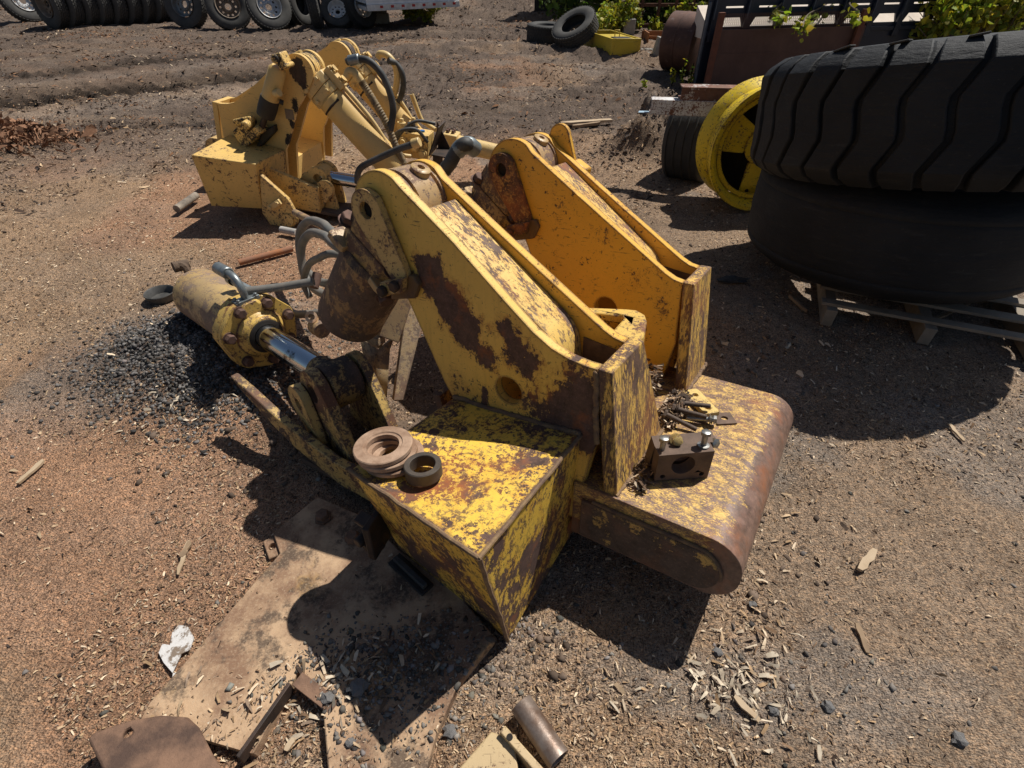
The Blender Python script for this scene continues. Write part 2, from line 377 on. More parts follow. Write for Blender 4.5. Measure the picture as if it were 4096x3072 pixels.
pal = np.array([[.42, .28, .16], [.56, .41, .26], [.26, .165, .10], [.15, .095, .062], [.09, .06, .045], [.70, .56, .40], [.055, .042, .036], [.30, .22, .16]])
def pick(n, p): return pal[rs.choice(len(pal), n, p=np.array(p) / sum(p))] * (.75 + .5 * rs.rand(n, 1))
# fine chips everywhere, coarse pale splinters in drifts
x, y = sample(120000, 9, 1.6); dens = fbm(x * 1.1, y * 1.1, 4, 91); _, mu, gr_ = soil(x, y)
k = (rs.rand(len(x)) < .18 + 1.1 * sst(.42, .62, dens)) & ~((rs.rand(len(x)) < gr_ * .5)) & plate_ok(x, y, .12); x, y = x[k], y[k]; mu = mu[k]; n = len(x)
L = .0045 + .013 * rs.rand(n) ** 2.6 + .0026 * y; W = L * (.13 + .26 * rs.rand(n))
col = np.where((rs.rand(n) < mu * .72)[:, None], pick(n, [1, .5, 1.5, 3, 5, .3, 5, 1]), pick(n, [4, 4.5, 3, 2, 1.5, 3.2, 1, 3]))
chips('wood_chips', 'fine tan and brown wood chips strewn over the yard soil', x, y, L, W, .001, col, M_chip)
x, y = sample(7000, 7, 1.4); dens = fbm(x * 1.7 + 4, y * 1.7, 4, 95); k = rs.rand(len(x)) < sst(.50, .66, dens); x, y = x[k], y[k]
for (a, b, r, m) in ((.72, .63, .13, 170), (-.42, .68, .12, 160), (-.74, .56, .14, 220), (-1.0, .62, .10, 40), (.52, .50, .18, 80), (-1.35, 1.75, .3, 60), (1.0, .8, .3, 60), (1.75, 2.2, .4, 80), (1.1, 1.9, .3, 50)):
    x = np.append(x, a + rs.randn(m) * r); y = np.append(y, b + rs.randn(m) * r * .8)
k = (y > .2) & plate_ok(x, y, .5); x, y = x[k], y[k]; n = len(x); L = .008 + .036 * rs.rand(n) ** 3.2; W = L * (.10 + .20 * rs.rand(n))
chips('wood_splinters', 'pale larger wood splinters lying in drifts on the soil', x, y, L, W, .004, pick(n, [3, 4, 1.5, .6, .3, 4, .2, 2]), M_chip, .2, .008)
xs_, ys_ = [], []
for (a, b, r, m) in ((.72, .56, .10, 130), (.62, .60, .05, 50), (-.50, .61, .06, 60), (-.70, .50, .07, 40), (-1.55, 1.75, .12, 40), (1.5, 2.3, .25, 60), (.45, .50, .1, 30)):
    xs_.append(a + rs.randn(m) * r); ys_.append(b + rs.randn(m) * r * .7)
x = np.concatenate(xs_); y = np.concatenate(ys_); n = len(x); L = .006 + .036 * rs.rand(n) ** 2.6; W = L * (.10 + .28 * rs.rand(n))
chips('pale_splinters', 'small drifts of freshly broken pale wood splinters', x, y, L, W, .006, np.array([.80, .68, .52]) * (.6 + .4 * rs.rand(n, 1)), M_chip, .2, .012, .35)
# bark mulch further back
x, y = sample(90000, 22, .80); k = (y > 4.2); x, y = x[k], y[k]; _, mu, gr_ = soil(x, y); dens = fbm(x * .9, y * 1.6, 4, 99)
k = rs.rand(len(x)) < (.15 + mu) * (.25 + 1.2 * sst(.4, .62, dens)) * (1 - .7 * gr_); x, y, dens = x[k], y[k], dens[k]; n = len(x)
L = .016 + .06 * rs.rand(n) ** 3 + .0022 * y; W = L * (.12 + .2 * rs.rand(n)); red_ = (sst(.52, .66, fbm(x * .6, y * 1.2, 3, 103)) > rs.rand(n) * 1.3)
col = pick(n, [.8, .5, 2, 4, 6, .35, 6, 1]); col[red_] = col[red_] * .4 + np.array([.20, .10, .05])
chips('bark_mulch', 'dark shredded bark mulch spread across the back of the yard', x, y, L, W, .004, col, M_chip, .25, .012, .35)
# loose gravel
ico_v = []; 
bm = bmesh.new(); bmesh.ops.create_icosphere(bm, subdivisions=1, radius=1); ICO_V = np.array([v.co[:] for v in bm.verts]); ICO_F = np.array([[v.index for v in f.verts] for f in bm.faces]); bm.free()
def stones(name, label, x, y, r, cols, zoff=.15):
    n = len(x); z = lying(x, y); sc = r[:, None] * (.65 + .7 * rs.rand(n, 3)); sc[:, 2] *= .75
    V = ICO_V[None] * np.clip(1 + .34 * rs.randn(n, len(ICO_V), 1), .35, 1.7) * sc[:, None]
    a = rs.rand(n) * 6.28; ca, sa = np.cos(a)[:, None], np.sin(a)[:, None]
    V = np.stack([V[..., 0] * ca - V[..., 1] * sa + x[:, None], V[..., 0] * sa + V[..., 1] * ca + y[:, None], V[..., 2] + (z + sc[:, 2] * zoff)[:, None]], -1)
    F = (ICO_F[None] + np.arange(n)[:, None, None] * len(ICO_V)).reshape(-1, 3)
    return tag(raw(name, V.reshape(-1, 3), F, M_stone, np.repeat(cols, len(ICO_V), 0)), label, kind='stuff')
x, y = sample(30000, 12, 1.25); _, mu, gr_ = soil(x, y); cl = fbm(x * 2.1, y * 2.1, 4, 111)
k = rs.rand(len(x)) < .015 + gr_ * .30 + .12 * sst(.55, .7, cl); x, y = x[k], y[k]
for (a, b, r, m) in ((-1.85, 2.25, .25, 1500), (-1.45, 1.95, .22, 900), (-.36, .62, .15, 1500), (-.62, .62, .10, 300), (-.2, .85, .12, 160), (.25, .75, .2, 140), (.75, .75, .25, 120), (-1.2, 2.5, .3, 400), (1.25, 2.2, .3, 250), (.05, .78, .08, 120)):
    x = np.append(x, a + rs.randn(m) * r); y = np.append(y, b + rs.randn(m) * r * .8)
k = (y > .2) & plate_ok(x, y, .7); x, y = x[k], y[k]; n = len(x); r = .0018 + .0085 * rs.rand(n) ** 4 + .0008 * y
gc = np.array([.215, .195, .175]) * (.3 + 1.2 * rs.rand(n, 1)) * (1 + .025 * rs.randn(n, 3)); dkm = np.exp(-(((x + 1.7) / .5) ** 2 + ((y - 2.15) / .4) ** 2)) > rs.rand(n); gc[dkm] *= .45
stones('gravel', 'grey and black loose gravel scattered over the yard soil', x, y, r, np.clip(gc, .01, .5))
m_ = 9000; x = np.append(-1.80 + rs.randn(m_) * .27, -1.42 + rs.randn(m_ // 2) * .2); y = np.append(2.24 + rs.randn(m_) * .22, 1.93 + rs.randn(m_ // 2) * .16); n = len(x)
stones('dark_gravel', 'heap of coarse dark gravel under the steering cylinder', x, y, .002 + .0095 * rs.rand(n) ** 3, np.array([.155, .145, .138]) * (.3 + 1.3 * rs.rand(n, 1) ** 1.5), .35)
# clods of dark earth
x, y = sample(2600, 9, 1.0); cl = fbm(x * 1.5, y * 1.5, 4, 121); k = rs.rand(len(x)) < sst(.5, .68, cl); x, y = x[k], y[k]
for (a, b, r, m) in ((.02, .70, .09, 150), (.85, 1.05, .18, 90), (1.35, 2.35, .2, 60), (-1.5, 2.1, .3, 200), (1.2, 5.7, .3, 120), (-1.0, 1.5, .25, 90)):
    x = np.append(x, a + rs.randn(m) * r); y = np.append(y, b + rs.randn(m) * r * .7)
k = y > .25; x, y = x[k], y[k]; n = len(x); r = .003 + .011 * rs.rand(n) ** 2.5 + .0016 * y
stones('soil_clods', 'dark crumbly clods of earth between the wood chips', x, y, r, np.array([.17, .125, .095]) * (.5 + .9 * rs.rand(n, 1)), .05)

# ================================================================== MATERIALS
YEL = (.84, .54, .115); TAN = (.80, .53, .175)
M_steel_rust = plain('rusty_steel', (.085, .050, .036), (.25, .145, .092), 7, .8, .1, .7, .005, 90, 10, None, .40, .62)
M_dark_steel = plain('dark_steel', (.030, .026, .025), (.085, .055, .042), 11, .6, .5, .35, .003, 120)
M_bolt = plain('rusty_bolt', (.17, .095, .072), (.09, .055, .042), 40, .75, .3, .4, .003, 150)
M_zinc = plain('zinc_bolt', (.42, .42, .40), (.25, .24, .22), 50, .38, .85, .2, .002, 150)
M_black = plain('black_grease', (.012, .010, .009), (.030, .024, .02), 14, .55, 0, .4, .004, 60)
M_rubber = plain('hose_rubber', (.030, .031, .031), (.10, .095, .088), 10, .62, 0, .2, .002, 90)
M_greyhose = plain('grey_hose', (.135, .135, .125), (.22, .19, .16), 14, .6, 0, .25, .002, 90)
M_zincpipe = plain('zinc_fitting', (.30, .34, .35), (.17, .18, .18), 18, .4, .6, .2, .002, 90)
ch = NT('chrome_rod'); M_chrome = ch.done(ch.mix(ch.ramp(ch.noise(7, 6, .7, ch.scale((1, 1, 1))), .60, .68), (.62, .64, .66), (.10, .085, .075)), .12, 1.)
M_hole = plain('dark_hole', (.01, .008, .007), (.02, .015, .012), 20, .9, 0, 0)

# ================================================================== THE TWO YELLOW PUSH FRAMES
def drop(cx, cz, r, ex, ez, er, n=14):
    """teardrop outline: big round end at c, small end at e"""
    a = math.degrees(math.atan2(ez - cz, ex - cx)); L = math.hypot(ex - cx, ez - cz); b = math.degrees(math.acos((r - er) / L))
    return arc(cx, cz, r, a + b, a + 360 - b, n * 2) + arc(ex, ez, er, a - b, a + b, 6)
def V3(*a): return Vector(a)
W_, SP, TP = .25, .834, .040     # arm width, arm spacing, plate thickness
HC = (-.900, .865); HR = .137
TOP_A = [(-.80, .957), (-.595, .809), (-.386, .637), (-.283, .556), (-.214, .516), (-.147, .495), (-.083, .487), (-.048, .487)]
TOP_B = [(-.80, .950), (-.559, .791), (-.377, .674), (-.199, .560), (-.128, .515), (-.085, .494), (-.048, .487)]
def arm_outline(top, low=-.20):
    return arc(HC[0], HC[1], HR, 190, 58, 18) + top + [(-.034, .20), (-.10, low), (-.62, low), (-.655, .16), (-.70, .24), (-.835, .555), (-.99, .76)]
def make_unit(rootM, s, sy, far, lab, M, group):
    root = empty('push_frame', rootM, lab, 'machine frame', group)
    def mb(): return MB(lambda p: Vector((p[0] * s, p[1] * s * sy, p[2] * s)))
    def part(m, name, mat, parent=None, bevel=.004, label=None, smooth=40):
        o = m.build(name, mat, parent or root, bevel * s if bevel else 0, smooth)
        if label: o['label'] = label
        return o
    # --- arms
    for i, o in enumerate((0, SP)):
        for k, yy in enumerate((o, o + W_ - TP)):
            hole = [circle(-.386, .292, .056)] if not far else []
            top = TOP_A if (i, k) == (0, 0) else TOP_B
            m = mb().prism(arm_outline(top), yy, yy + TP, 'xz', hole)
            part(m, 'arm_plate', M['armA'] if (i, k) == (0, 0) else M['armB'], bevel=.006,
                 label=(None if far else ('arm plate with big brown flaked rust patches' if (i, k) == (0, 0) else None)))
        # infill plate sunk between the two side plates, rounded over at its low end
        y0, y1 = o + TP + .002, o + W_ - TP - .002
        m = mb(); c = []
        pts = [(-.735, .886), (-.265, .546), (-.238, .520), (-.218, .487), (-.207, .44), (-.20, .38), (-.20, .10)]
        inn = [(x - .03, z - .035) for x, z in pts]; inn[-1] = (-.235, .10); inn[-2] = (-.235, .37); inn[-3] = (-.238, .44)
        m.prism(pts + inn[::-1], y0, y1); part(m, 'infill_plate', M['infill'], bevel=.003)
        if not far:
            m = mb().hull([V3(-.198, y0, .22), V3(-.052, y0, .22), V3(-.052, y0 + .003, .22), V3(-.198, y0 + .003, .22), V3(-.198, y0, .47), V3(-.052, y0, .45), V3(-.052, y0 + .003, .45), V3(-.198, y0 + .003, .47)])
            m.hull([V3(-.198, y1 - .003, .22), V3(-.052, y1 - .003, .22), V3(-.052, y1, .22), V3(-.198, y1, .22), V3(-.198, y1 - .003, .47), V3(-.052, y1 - .003, .45), V3(-.052, y1, .45), V3(-.198, y1, .47)])
            m.hull([V3(-.198, y0, .20), V3(-.052, y0, .20), V3(-.052, y1, .20), V3(-.198, y1, .20), V3(-.198, y0, .215), V3(-.052, y0, .215), V3(-.052, y1, .215), V3(-.198, y1, .215)])
            m.hull([V3(-.0515, y0 + .004, .22), V3(-.0485, y0 + .004, .22), V3(-.0485, y1 - .004, .22), V3(-.0515, y1 - .004, .22), V3(-.0515, y0 + .004, .462), V3(-.0485, y0 + .004, .462), V3(-.0485, y1 - .004, .462), V3(-.0515, y1 - .004, .462)])
            part(m, 'pocket_lining', M_steel_rust, bevel=0)
        # end plate: flares inwards towards the bumper
        if i == 0: yb = (o, o + .46)
        else: yb = (o - .065, o + W_ + .0)
        m = mb().hull([V3(.012, yb[0], -.015), V3(.064, yb[0], -.015), V3(.064, yb[1], -.015), V3(.012, yb[1], -.015),
                       V3(-.046, o - .004, .492), V3(.004, o - .004, .492), V3(.004, o + W_ + .006, .489), V3(-.046, o + W_ + .006, .489)])
        part(m, 'end_plate', M['endp'], bevel=.005)
        if i == 1 and not far:
            m = mb().hull([V3(-.02, o + W_ + .008, .02), V3(.035, o + W_ + .008, .02), V3(.035, o + W_ + .05, .02), V3(-.02, o + W_ + .05, .02),
                           V3(-.05, o + W_ + .008, .40), V3(-.01, o + W_ + .008, .40), V3(-.01, o + W_ + .045, .39), V3(-.05, o + W_ + .045, .39)])
            part(m, 'side_rib', M['endp'], bevel=.008)
        # pivot eye of the lift cylinder between the plates
        m = mb().rev((HC[0] - .005, o + TP + .006, HC[1]), (0, 1, 0), [(0, .10), (0, .128), (.012, .128), (.014, .118), (.028, .118), (.03, .128), (.135, .128), (.137, .116), (.15, .116), (.152, .128), (.163, .128), (.163, .10)], 40, True)
        eye = part(m, 'pivot_eye', M['eye'], bevel=0)
        m = mb().rev((HC[0] + .055, o + .155, HC[1] + .112), (.45, 0, .9), [(-.01, .036), (.014, .036), (.018, .030), (.018, .014), (.004, .012)], 20, True)
        part(m, 'grease_boss', M['boss'], eye, bevel=0)
        # ---- lift cylinder
        d = V3(-.63, 0, -.776).normalized() if not far else V3(-.735, 0, -.678).normalized()
        e = V3(HC[0] - .005, o + .125, HC[1]); q = V3(-d.z, 0, d.x)     # q: sideways in the arm plane
        rb = .150 if not far else .139; yv = V3(0, 1, 0)
        L = .76 if not far else 1.15
        b0 = e + d * .30
        m = mb().rev(b0 - d * .02, d, [(0, rb * .86), (.02, rb), (L - .34, rb), (L - .325, rb * .985), (L - .31, rb * .85), (L - .31, .02)], 44, True)
        cyl = part(m, 'lift_cylinder', M['barrel'], bevel=0)
        m = mb(); hb = rb * 1.0
        for (t0, t1, g) in ((.10, .195, 1.), (.199, .29, 1.0)):
            oc = [(-hb, -.6 * hb), (-.6 * hb, -hb), (.6 * hb, -hb), (hb, -.6 * hb), (hb, .6 * hb), (.6 * hb, hb), (-.6 * hb, hb), (-hb, .6 * hb)]
            k0 = [e + d * t0 + q * a * g + yv * b * .78 * g for a, b in oc]; k1 = [e + d * t1 + q * a * g + yv * b * .78 * g for a, b in oc]
            m.add(k0 + k1, [tuple(range(8)), tuple(range(15, 7, -1))] + [(j, (j + 1) % 8, 8 + (j + 1) % 8, 8 + j) for j in range(8)])
        part(m, 'cylinder_head', M['head'], cyl, .006)
        m = mb().hull([e + q * a + yv * b + d * t for t in (.02, .10) for a, b in ((-.09, -.075), (.09, -.075), (.09, .075), (-.09, .075))])
        part(m, 'neck', M['head'], cyl, .01)
        if not far:
            for (a, b) in ((1, -1), (-1, -1)):
                p = e + d * .298 + q * a * rb * .80 + yv * b * rb * .62
                # bolt seats: the star is a sunlit patch, put into a raised shape
                lm = mb().prism([(math.cos(R_(t)) * (.062 if j % 2 else .05), math.sin(R_(t)) * (.062 if j % 2 else .05)) for j, t in enumerate(range(0, 360, 45))], 0, .03, 'xy', M=Matrix((q, yv, -d)).transposed(), o=tuple(p + d * .0))
                part(lm, 'sunlit_seat', M['boss'], cyl, .004)
                bmx = mb().hexbolt(p - d * .10 + q * a * .012, -d, .032, .03); part(bmx, 'bolt', M_bolt, cyl, .002)
            bmx = mb().hexbolt(e + d * .20 + q * rb * .99 + yv * -.06, q, .031, .03); part(bmx, 'bolt', M_bolt, cyl, .002)
            bmx = mb().hexbolt(e + d * .33 + q * rb * .98 - yv * .09, (q - yv * .5), .032, .03); part(bmx, 'bolt', M_bolt, cyl, .002)
        else:
            # port manifold and hoses on the upper side
            c0 = e + d * .18 + q * (hb + .035)
            qq = q if q.z > 0 else -q; c0 = e + d * .22 + qq * (hb + .03)
            mm = Matrix((d, yv, qq)).transposed()
            m = mb().box(c0, (.20, .085, .065), mm); man = part(m, 'port_block', M['head'], cyl, .006)
            m = mb()
            for t in (-.075, -.035, .03, .07):
                for b in (-.028, .028): m.hexbolt(c0 + d * t + yv * b + qq * .032, qq, .012, .018)
            m.cyl(c0 - d * .055 + qq * .03, c0 - d * .055 + qq * .06, .026).cyl(c0 + d * .05 + qq * .03, c0 + d * .05 + qq * .06, .026)
            part(m, 'port_bolts', M['boss'], man, 0)
            tb = c0 + d * .10
            m = mb().tube([tb, tb + d * .16, tb + d * .36 - qq * .01, tb + d * .62 - qq * .06], .020, 12)
            part(m, 'steel_line', M['head'], cyl, 0)
        # ---- pin keeper: teardrop link with its bolted block, outer face of each arm
        if not far:
            yk = o - .006
            m = mb().prism(drop(-.945, .872, .072, -.835, .665, .045), yk - .028, yk, 'xz', [circle(-.945, .872, .030)])
            link = part(m, 'pin_link', M['linkA'] if i == 0 else M['linkB'], bevel=.004)
            m = mb().cyl((-.945, yk - .006, .872), (-.945, yk + .004, .872), .032); part(m, 'pin_end', M_hole, link, 0)
            m = mb().prism([(-.90, .545), (-.775, .575), (-.745, .635), (-.765, .665), (-.80, .66), (-.845, .60), (-.89, .585)], yk - .02, yk + .004); part(m, 'keeper_pad', M['linkP'], link, .005)
            m = mb().prism([(-.905, .572), (-.80, .605), (-.785, .662), (-.90, .628)], yk - .062, yk - .022); part(m, 'keeper_block', M['linkA'] if i == 0 else M['linkB'], link, .006)
            for (a, b) in ((-.878, .602), (-.812, .634)):
                bmx = mb().hexbolt((a, yk - .064, b), (0, -1, 0), .022, .022, False); part(bmx, 'bolt', M_dark_steel if i == 0 else M['linkB'], link, .002)
            if i == 1:
                m = mb().prism(drop(-.80, .99, .052, -.745, .885, .03), SP + W_ + .004, SP + W_ + .03, 'xz'); lk = part(m, 'pin_link', M['armB'], bevel=.005)
                m = mb().cyl((-.80, SP + W_ + .03, .985), (-.80, SP + W_ + .065, .985), .025, n=20, ch=.003); part(m, 'pin_end', M['armB'], lk, 0)
                m = mb().hull([V3(-.74, SP + W_ + .004, .84), V3(-.66, SP + W_ + .004, .80), V3(-.66, SP + W_ + .07, .80), V3(-.74, SP + W_ + .07, .84), V3(-.72, SP + W_ + .004, .89), V3(-.65, SP + W_ + .004, .85), V3(-.65, SP + W_ + .07, .85), V3(-.72, SP + W_ + .07, .89)])
                part(m, 'keeper_block', M['armB'], lk, .006)
    # --- weight box beside the first arm
    T = [V3(-.089, -.592, .193), V3(-.088, -.006, .215), V3(-.653, -.006, .170), V3(-.655, -.535, .193)]
    B = [V3(-.080, -.494, -.31), V3(-.072, -.006, -.275), V3(-.62, -.006, -.25), V3(-.585, -.452, -.262)]
    if not far: B = [(RN.transposed() @ (Vector(q) - TN)) / SN for q in ((-.012, .722, .0), (.26, 1.16, .02), (-.20, 1.42, .03), (-.412, 1.03, .03))]
    m = mb().hull([B[0], B[1], B[2], B[3], T[0], T[1], T[2], T[3]]); wb = part(m, 'weight_box', M['box'], bevel=.009)
    for (a, b) in ((T[0], T[1]), (T[0], T[3]), (T[0], B[0])):
        m = mb().tube([a + (b - a) * t + V3(rnd.uniform(-.002, .002), rnd.uniform(-.002, .002), rnd.uniform(-.002, .002)) for t in [j / 14 for j in range(15)]], .0075, 8, 2)
        if not far: part(m, 'weld_bead', M['weld'], wb, 0)
    if not far:
        for pts in ([(-.65, -.006, .178), (-.4, -.007, .190), (-.15, -.007, .212), (-.09, -.006, .22)], [(-.05, -.003, .48), (-.04, -.004, .34), (-.03, -.003, .2)], [(-.048, .256, .48), (-.045, .256, .40)], [(.06, -.002, .0), (.068, .15, .0), (.068, .30, .0), (.066, .45, .0)], [(.066, SP - .06, .0), (.068, SP + .1, .0), (.066, SP + W_, .0)]):
            n_ = 26; P = [Vector(p) for p in pts]; Q = []
            for i in range(n_):
                t = i / (n_ - 1) * (len(P) - 1); k = min(int(t), len(P) - 2); Q.append(P[k].lerp(P[k + 1], t - k) + V3(rnd.uniform(-.0025, .0025), rnd.uniform(-.0025, .0025), rnd.uniform(-.0025, .0025)))
            part(mb().tube(Q, .009, 8, 2, .18), 'weld_bead', M['weld'], None, 0)
    # --- bumper with a rounded nose and flat closing plate
    def stad(x0, x1, z0, z1, r):
        return [(x0, z0), (x1, z0)] + arc(x1, z0 + r, r, -90, 0, 8)[1:] + arc(x1, z1 - r, r, 0, 90, 8) + [(x0, z1)]
    m = mb().prism(stad(-.10, .392, -.262, 0., .118), -.012 if not far else .42, .968); bp = part(m, 'bumper', M['bump'], bevel=.005)
    yb0 = -.026 if not far else .406
    m = mb().prism(stad(-.06, .362, -.240, -.062, .086), yb0, yb0 + .012); part(m, 'closing_plate', M['cap'], bp, .003, smooth=50)
    if not far:
        m = mb().tube([(-.02, -.016, -.058), (.1, -.017, -.059), (.2, -.0175, -.058), (.36, -.016, -.060), (.41, -.016, -.075), (.447, -.016, -.125), (.452, -.016, -.165)], .008, 8, 3); part(m, 'weld_bead', M['weld'], bp, 0)
    # --- cross web between the arms and bent cap plate with a three-cornered opening
    m = mb().prism([(-.62, -.20), (-.10, -.20), (-.10, .05), (-.62, .02)], W_ + .002, SP - .002); part(m, 'cross_web', M['armB'], bevel=.004)
    if not far:
        ou = [(-.46, W_ + .003), (-.39, .44), (-.34, .535), (-.20, .60), (-.155, .612), (-.11, .585), (-.085, .54), (-.047, W_ + .16), (-.047, W_ + .003)]
        ho = [(-.32, .47), (-.30, .50), (-.185, .535), (-.172, .52), (-.165, .40), (-.175, .385)]
        m = mb().prism(ou, .385, .425, 'xy', [ho]); gs = part(m, 'cap_plate', M['cap2'], bevel=.008)
        wall = [(-.34, .535), (-.20, .60), (-.155, .612), (-.11, .585), (-.085, .54), (-.047, W_ + .16)]; inn = [(a - .02, b - .028) for a, b in wall]
        m = mb().prism(wall + inn[::-1], -.0, .384, 'xy'); part(m, 'skirt', M['cap2'], gs, .004)
    # --- ears carrying the steering cylinder
    pv = V3(-1.262, -.09, 0); EZ = Matrix.Rotation(R_(-12), 3, 'Z')
    def me_(): 
        if far: return mb()
        return MB(lambda p: (pv + EZ @ (Vector(p) - pv)) * s)
    xe = -1.262 if not far else -1.06; dz = 0 if not far else -.06
    ear = arc(xe, .085 + dz, .108, 20, 190, 14) + [(xe - .16, -.20), (xe - .17, -.275), (xe + .30, -.275), (xe + .235, -.12), (xe + .15, .05)]
    for yy in ((-.215, -.165), (.0, .045)) if not far else ((-.21, -.16), (-.03, .02)):
        m = me_().prism(ear, yy[0], yy[1], 'xz', [circle(xe, .085 + dz, .045)]); part(m, 'ear_plate', M['ear'], bevel=.006)
    m = me_().prism(drop(xe - .085, .02 + dz, .082, xe + .01, -.145 + dz, .045), -.262, -.222, 'xz', [circle(xe - .075, .015 + dz, .03)] if not far else [])
    pk = part(m, 'pin_link', M['linkA'], bevel=.005)
    m = me_().box((xe + .03, -.245, -.16 + dz), (.14, .05, .035), Matrix.Rotation(R_(50 if not far else 0), 3, 'Y')); part(m, 'keeper_block', M_dark_steel if not far else M['linkA'], pk, .004)
    for t in (-.04, .04):
        m = me_().hexbolt((xe + .03 + t * .7, -.272, -.16 - (t * .75 if not far else 0) + dz), (0, -1, 0), .020, .02, False); part(m, 'bolt', M_dark_steel if not far else M['linkA'], pk, .002)
    m = mb().prism([(-1.75, .085), (-1.62, .035), (-1.46, -.04), (-1.33, -.075), (-1.1, -.14), (-.60, -.14), (-.60, -.272), (-1.1, -.272), (-1.37, -.185), (-1.52, -.10), (-1.68, .015)] if not far else
                   [(-1.10, -.02), (-.60, .10), (-.55, -.2), (-.55, -.262), (-1.10, -.262)], -.318, -.275); part(m, 'guard_plate', M['ear'], bevel=.006)
    m = mb().box((-.97, .06, -.262), (.80, .74, .03)); part(m, 'base_plate', M['base'], bevel=.004)
    if not far:
        m = mb().hull([V3(-.72, .03, -.27), V3(-.68, .03, -.27), V3(-.68, SP - .002, -.27), V3(-.72, SP - .002, -.27), V3(-.80, .03, .12), V3(-.76, .03, .12), V3(-.76, SP - .002, .12), V3(-.80, SP - .002, .12)]); part(m, 'rear_web', M['cap'], bevel=.004)
    return root, mb, part

SN0 = .92
blA = [((-.744, .0, .686), (.075, .5, .085), .16), ((-.673, 0, .640), (.085, .5, .10), .19), ((-.604, 0, .545), (.10, .5, .105), .21), ((-.54, 0, .46), (.10, .5, .10), .21), ((-.46, 0, .385), (.085, .5, .07), .19),
       ((-.39, 0, .53), (.06, .5, .075), .18), ((-.32, 0, .45), (.075, .5, .085), .21), ((-.20, 0, .30), (.22, .5, .14), .105), ((-.06, 0, .36), (.13, .5, .22), .11), ((-.56, 0, .22), (.17, .5, .10), .13), ((-.15, 0, .20), (.2, .5, .1), .13), ((-.66, .0, .52), (.9, .5, .9), -.06)]
blA = [(tuple(SN0 * q for q in c), tuple(SN0 * q * (1.12 if w_ > 0 else 1) for q in r), w_ * 1.35) for c, r, w_ in blA]
NM = dict(
    armA=paint('paint_arm_flaked', YEL, amount=.24, scale=6, stretch=(1, .4, .8), blobs=blA, orange=1., streak=.2, chips=.6, dust=.04, edge=1.5),
    armB=paint('paint_arm_deep', (.84, .46, .055), amount=.10, scale=7, orange=.45, chips=.55, dust=.04, edge=1.4),
    infill=paint('paint_infill', (.86, .57, .15), amount=.40, scale=7, stretch=(.7, 1.6, .7), rot=(0, R_(35), 0), orange=.85, chips=.9, dust=.2, rust=(.13, .085, .068)),
    endp=paint('paint_end_plate', (.86, .54, .12), amount=.37, scale=13, stretch=(1.4, 1.4, .30), orange=.7, chips=1.6, dust=.15, rust=(.105, .058, .04)),
    box=paint('paint_weight_box', (.88, .57, .085), amount=.40, scale=9, stretch=(1, 1, .6), orange=1., chips=1.1, dust=.03, streak=.1, edge=1.7, edge_r=.022, blobs=[((-.36, -.30, -.36), (.6, .6, .38), .09), ((-.36, -.60, -.05), (.5, .12, .2), .10)]),
    bump=paint('paint_bumper', (.84, .54, .14), amount=.36, scale=30, stretch=(.5, 1.2, 1), orange=.6, chips=1.7, dust=.15, rust=(.16, .095, .072), edge=.5, rough=.5, rust_rough=.42, blobs=[((.46, .5, -.12), (.095, 3, .15), .50), ((.2, .5, -.25), (.6, 3, .10), .3)]),
    cap=paint('paint_closing_plate', (.66, .43, .11), amount=.52, scale=5, orange=.3, chips=.5, dust=.25, blobs=[((.25, 0, -.2), (.35, .5, .12), .2)], rust=(.068, .048, .038)),
    cap2=paint('paint_cap_plate', (.78, .53, .13), amount=.22, scale=7, orange=.6, chips=1.0, dust=.15),
    weld=plain('weld_seam', (.14, .085, .06), (.30, .19, .09), 30, .8, 0, .8, .004, 140),
    eye=paint('paint_pivot_eye', (.50, .33, .15), amount=.48, scale=8, orange=.3, chips=.8, dust=.5, edge=0, rust=(.15, .10, .08)),
    boss=paint('paint_boss', (.52, .35, .15), amount=.40, scale=12, orange=.3, dust=.5, edge=0, rust=(.20, .13, .10)),
    barrel=paint('paint_barrel_dirty', (.34, .20, .07), amount=.58, scale=6, stretch=(1, 1, .7), orange=.35, chips=1.2, dust=.35, edge=0, rust=(.085, .055, .042)),
    head=paint('paint_cylinder_head', (.46, .29, .09), amount=.45, scale=8, orange=.35, chips=1.3, dust=.35, rust=(.085, .055, .042)),
    linkA=paint('paint_link', (.68, .47, .16), amount=.30, scale=9, orange=.3, chips=.8, dust=.3),
    linkB=paint('paint_link_rusty', (.48, .24, .045), amount=.50, scale=12, orange=.9, chips=1.6, dust=.05, rust=(.075, .035, .022)),
    linkP=plain('keeper_dark', (.10, .060, .040), (.20, .12, .05), 12, .8, 0, .5, .004, 90),
    ear=paint('paint_ear', (.60, .41, .13), amount=.42, scale=8, orange=.35, chips=1.2, dust=.3, rust=(.060, .042, .033)),
    base=plain('caked_dirt', (.085, .058, .042), (.16, .11, .075), 8, .95, 0, .8, .01, 50))
# measured pose of the nearer frame
RN = Matrix(((.83506, .54971, -.02222), (-.54129, .82815, .14547), (.09837, -.10945, .98911)))
SN = .92; TN = Vector((.3165 * SN, 1.1363 * SN, CAMH + SN * (.2604 - CAMH)))
MN = Matrix.Translation(TN) @ RN.to_4x4()
near, nmb, npart = make_unit(MN, SN, 1., False, 'nearest yellow steel push frame, badly flaked and rusty, carrying loose rings and bolts', NM, 'yellow machine push frames')
def wl(p): return RN.transposed() @ (Vector(p) - Vector((.3165, 1.1363, .2604)))     # world -> frame space

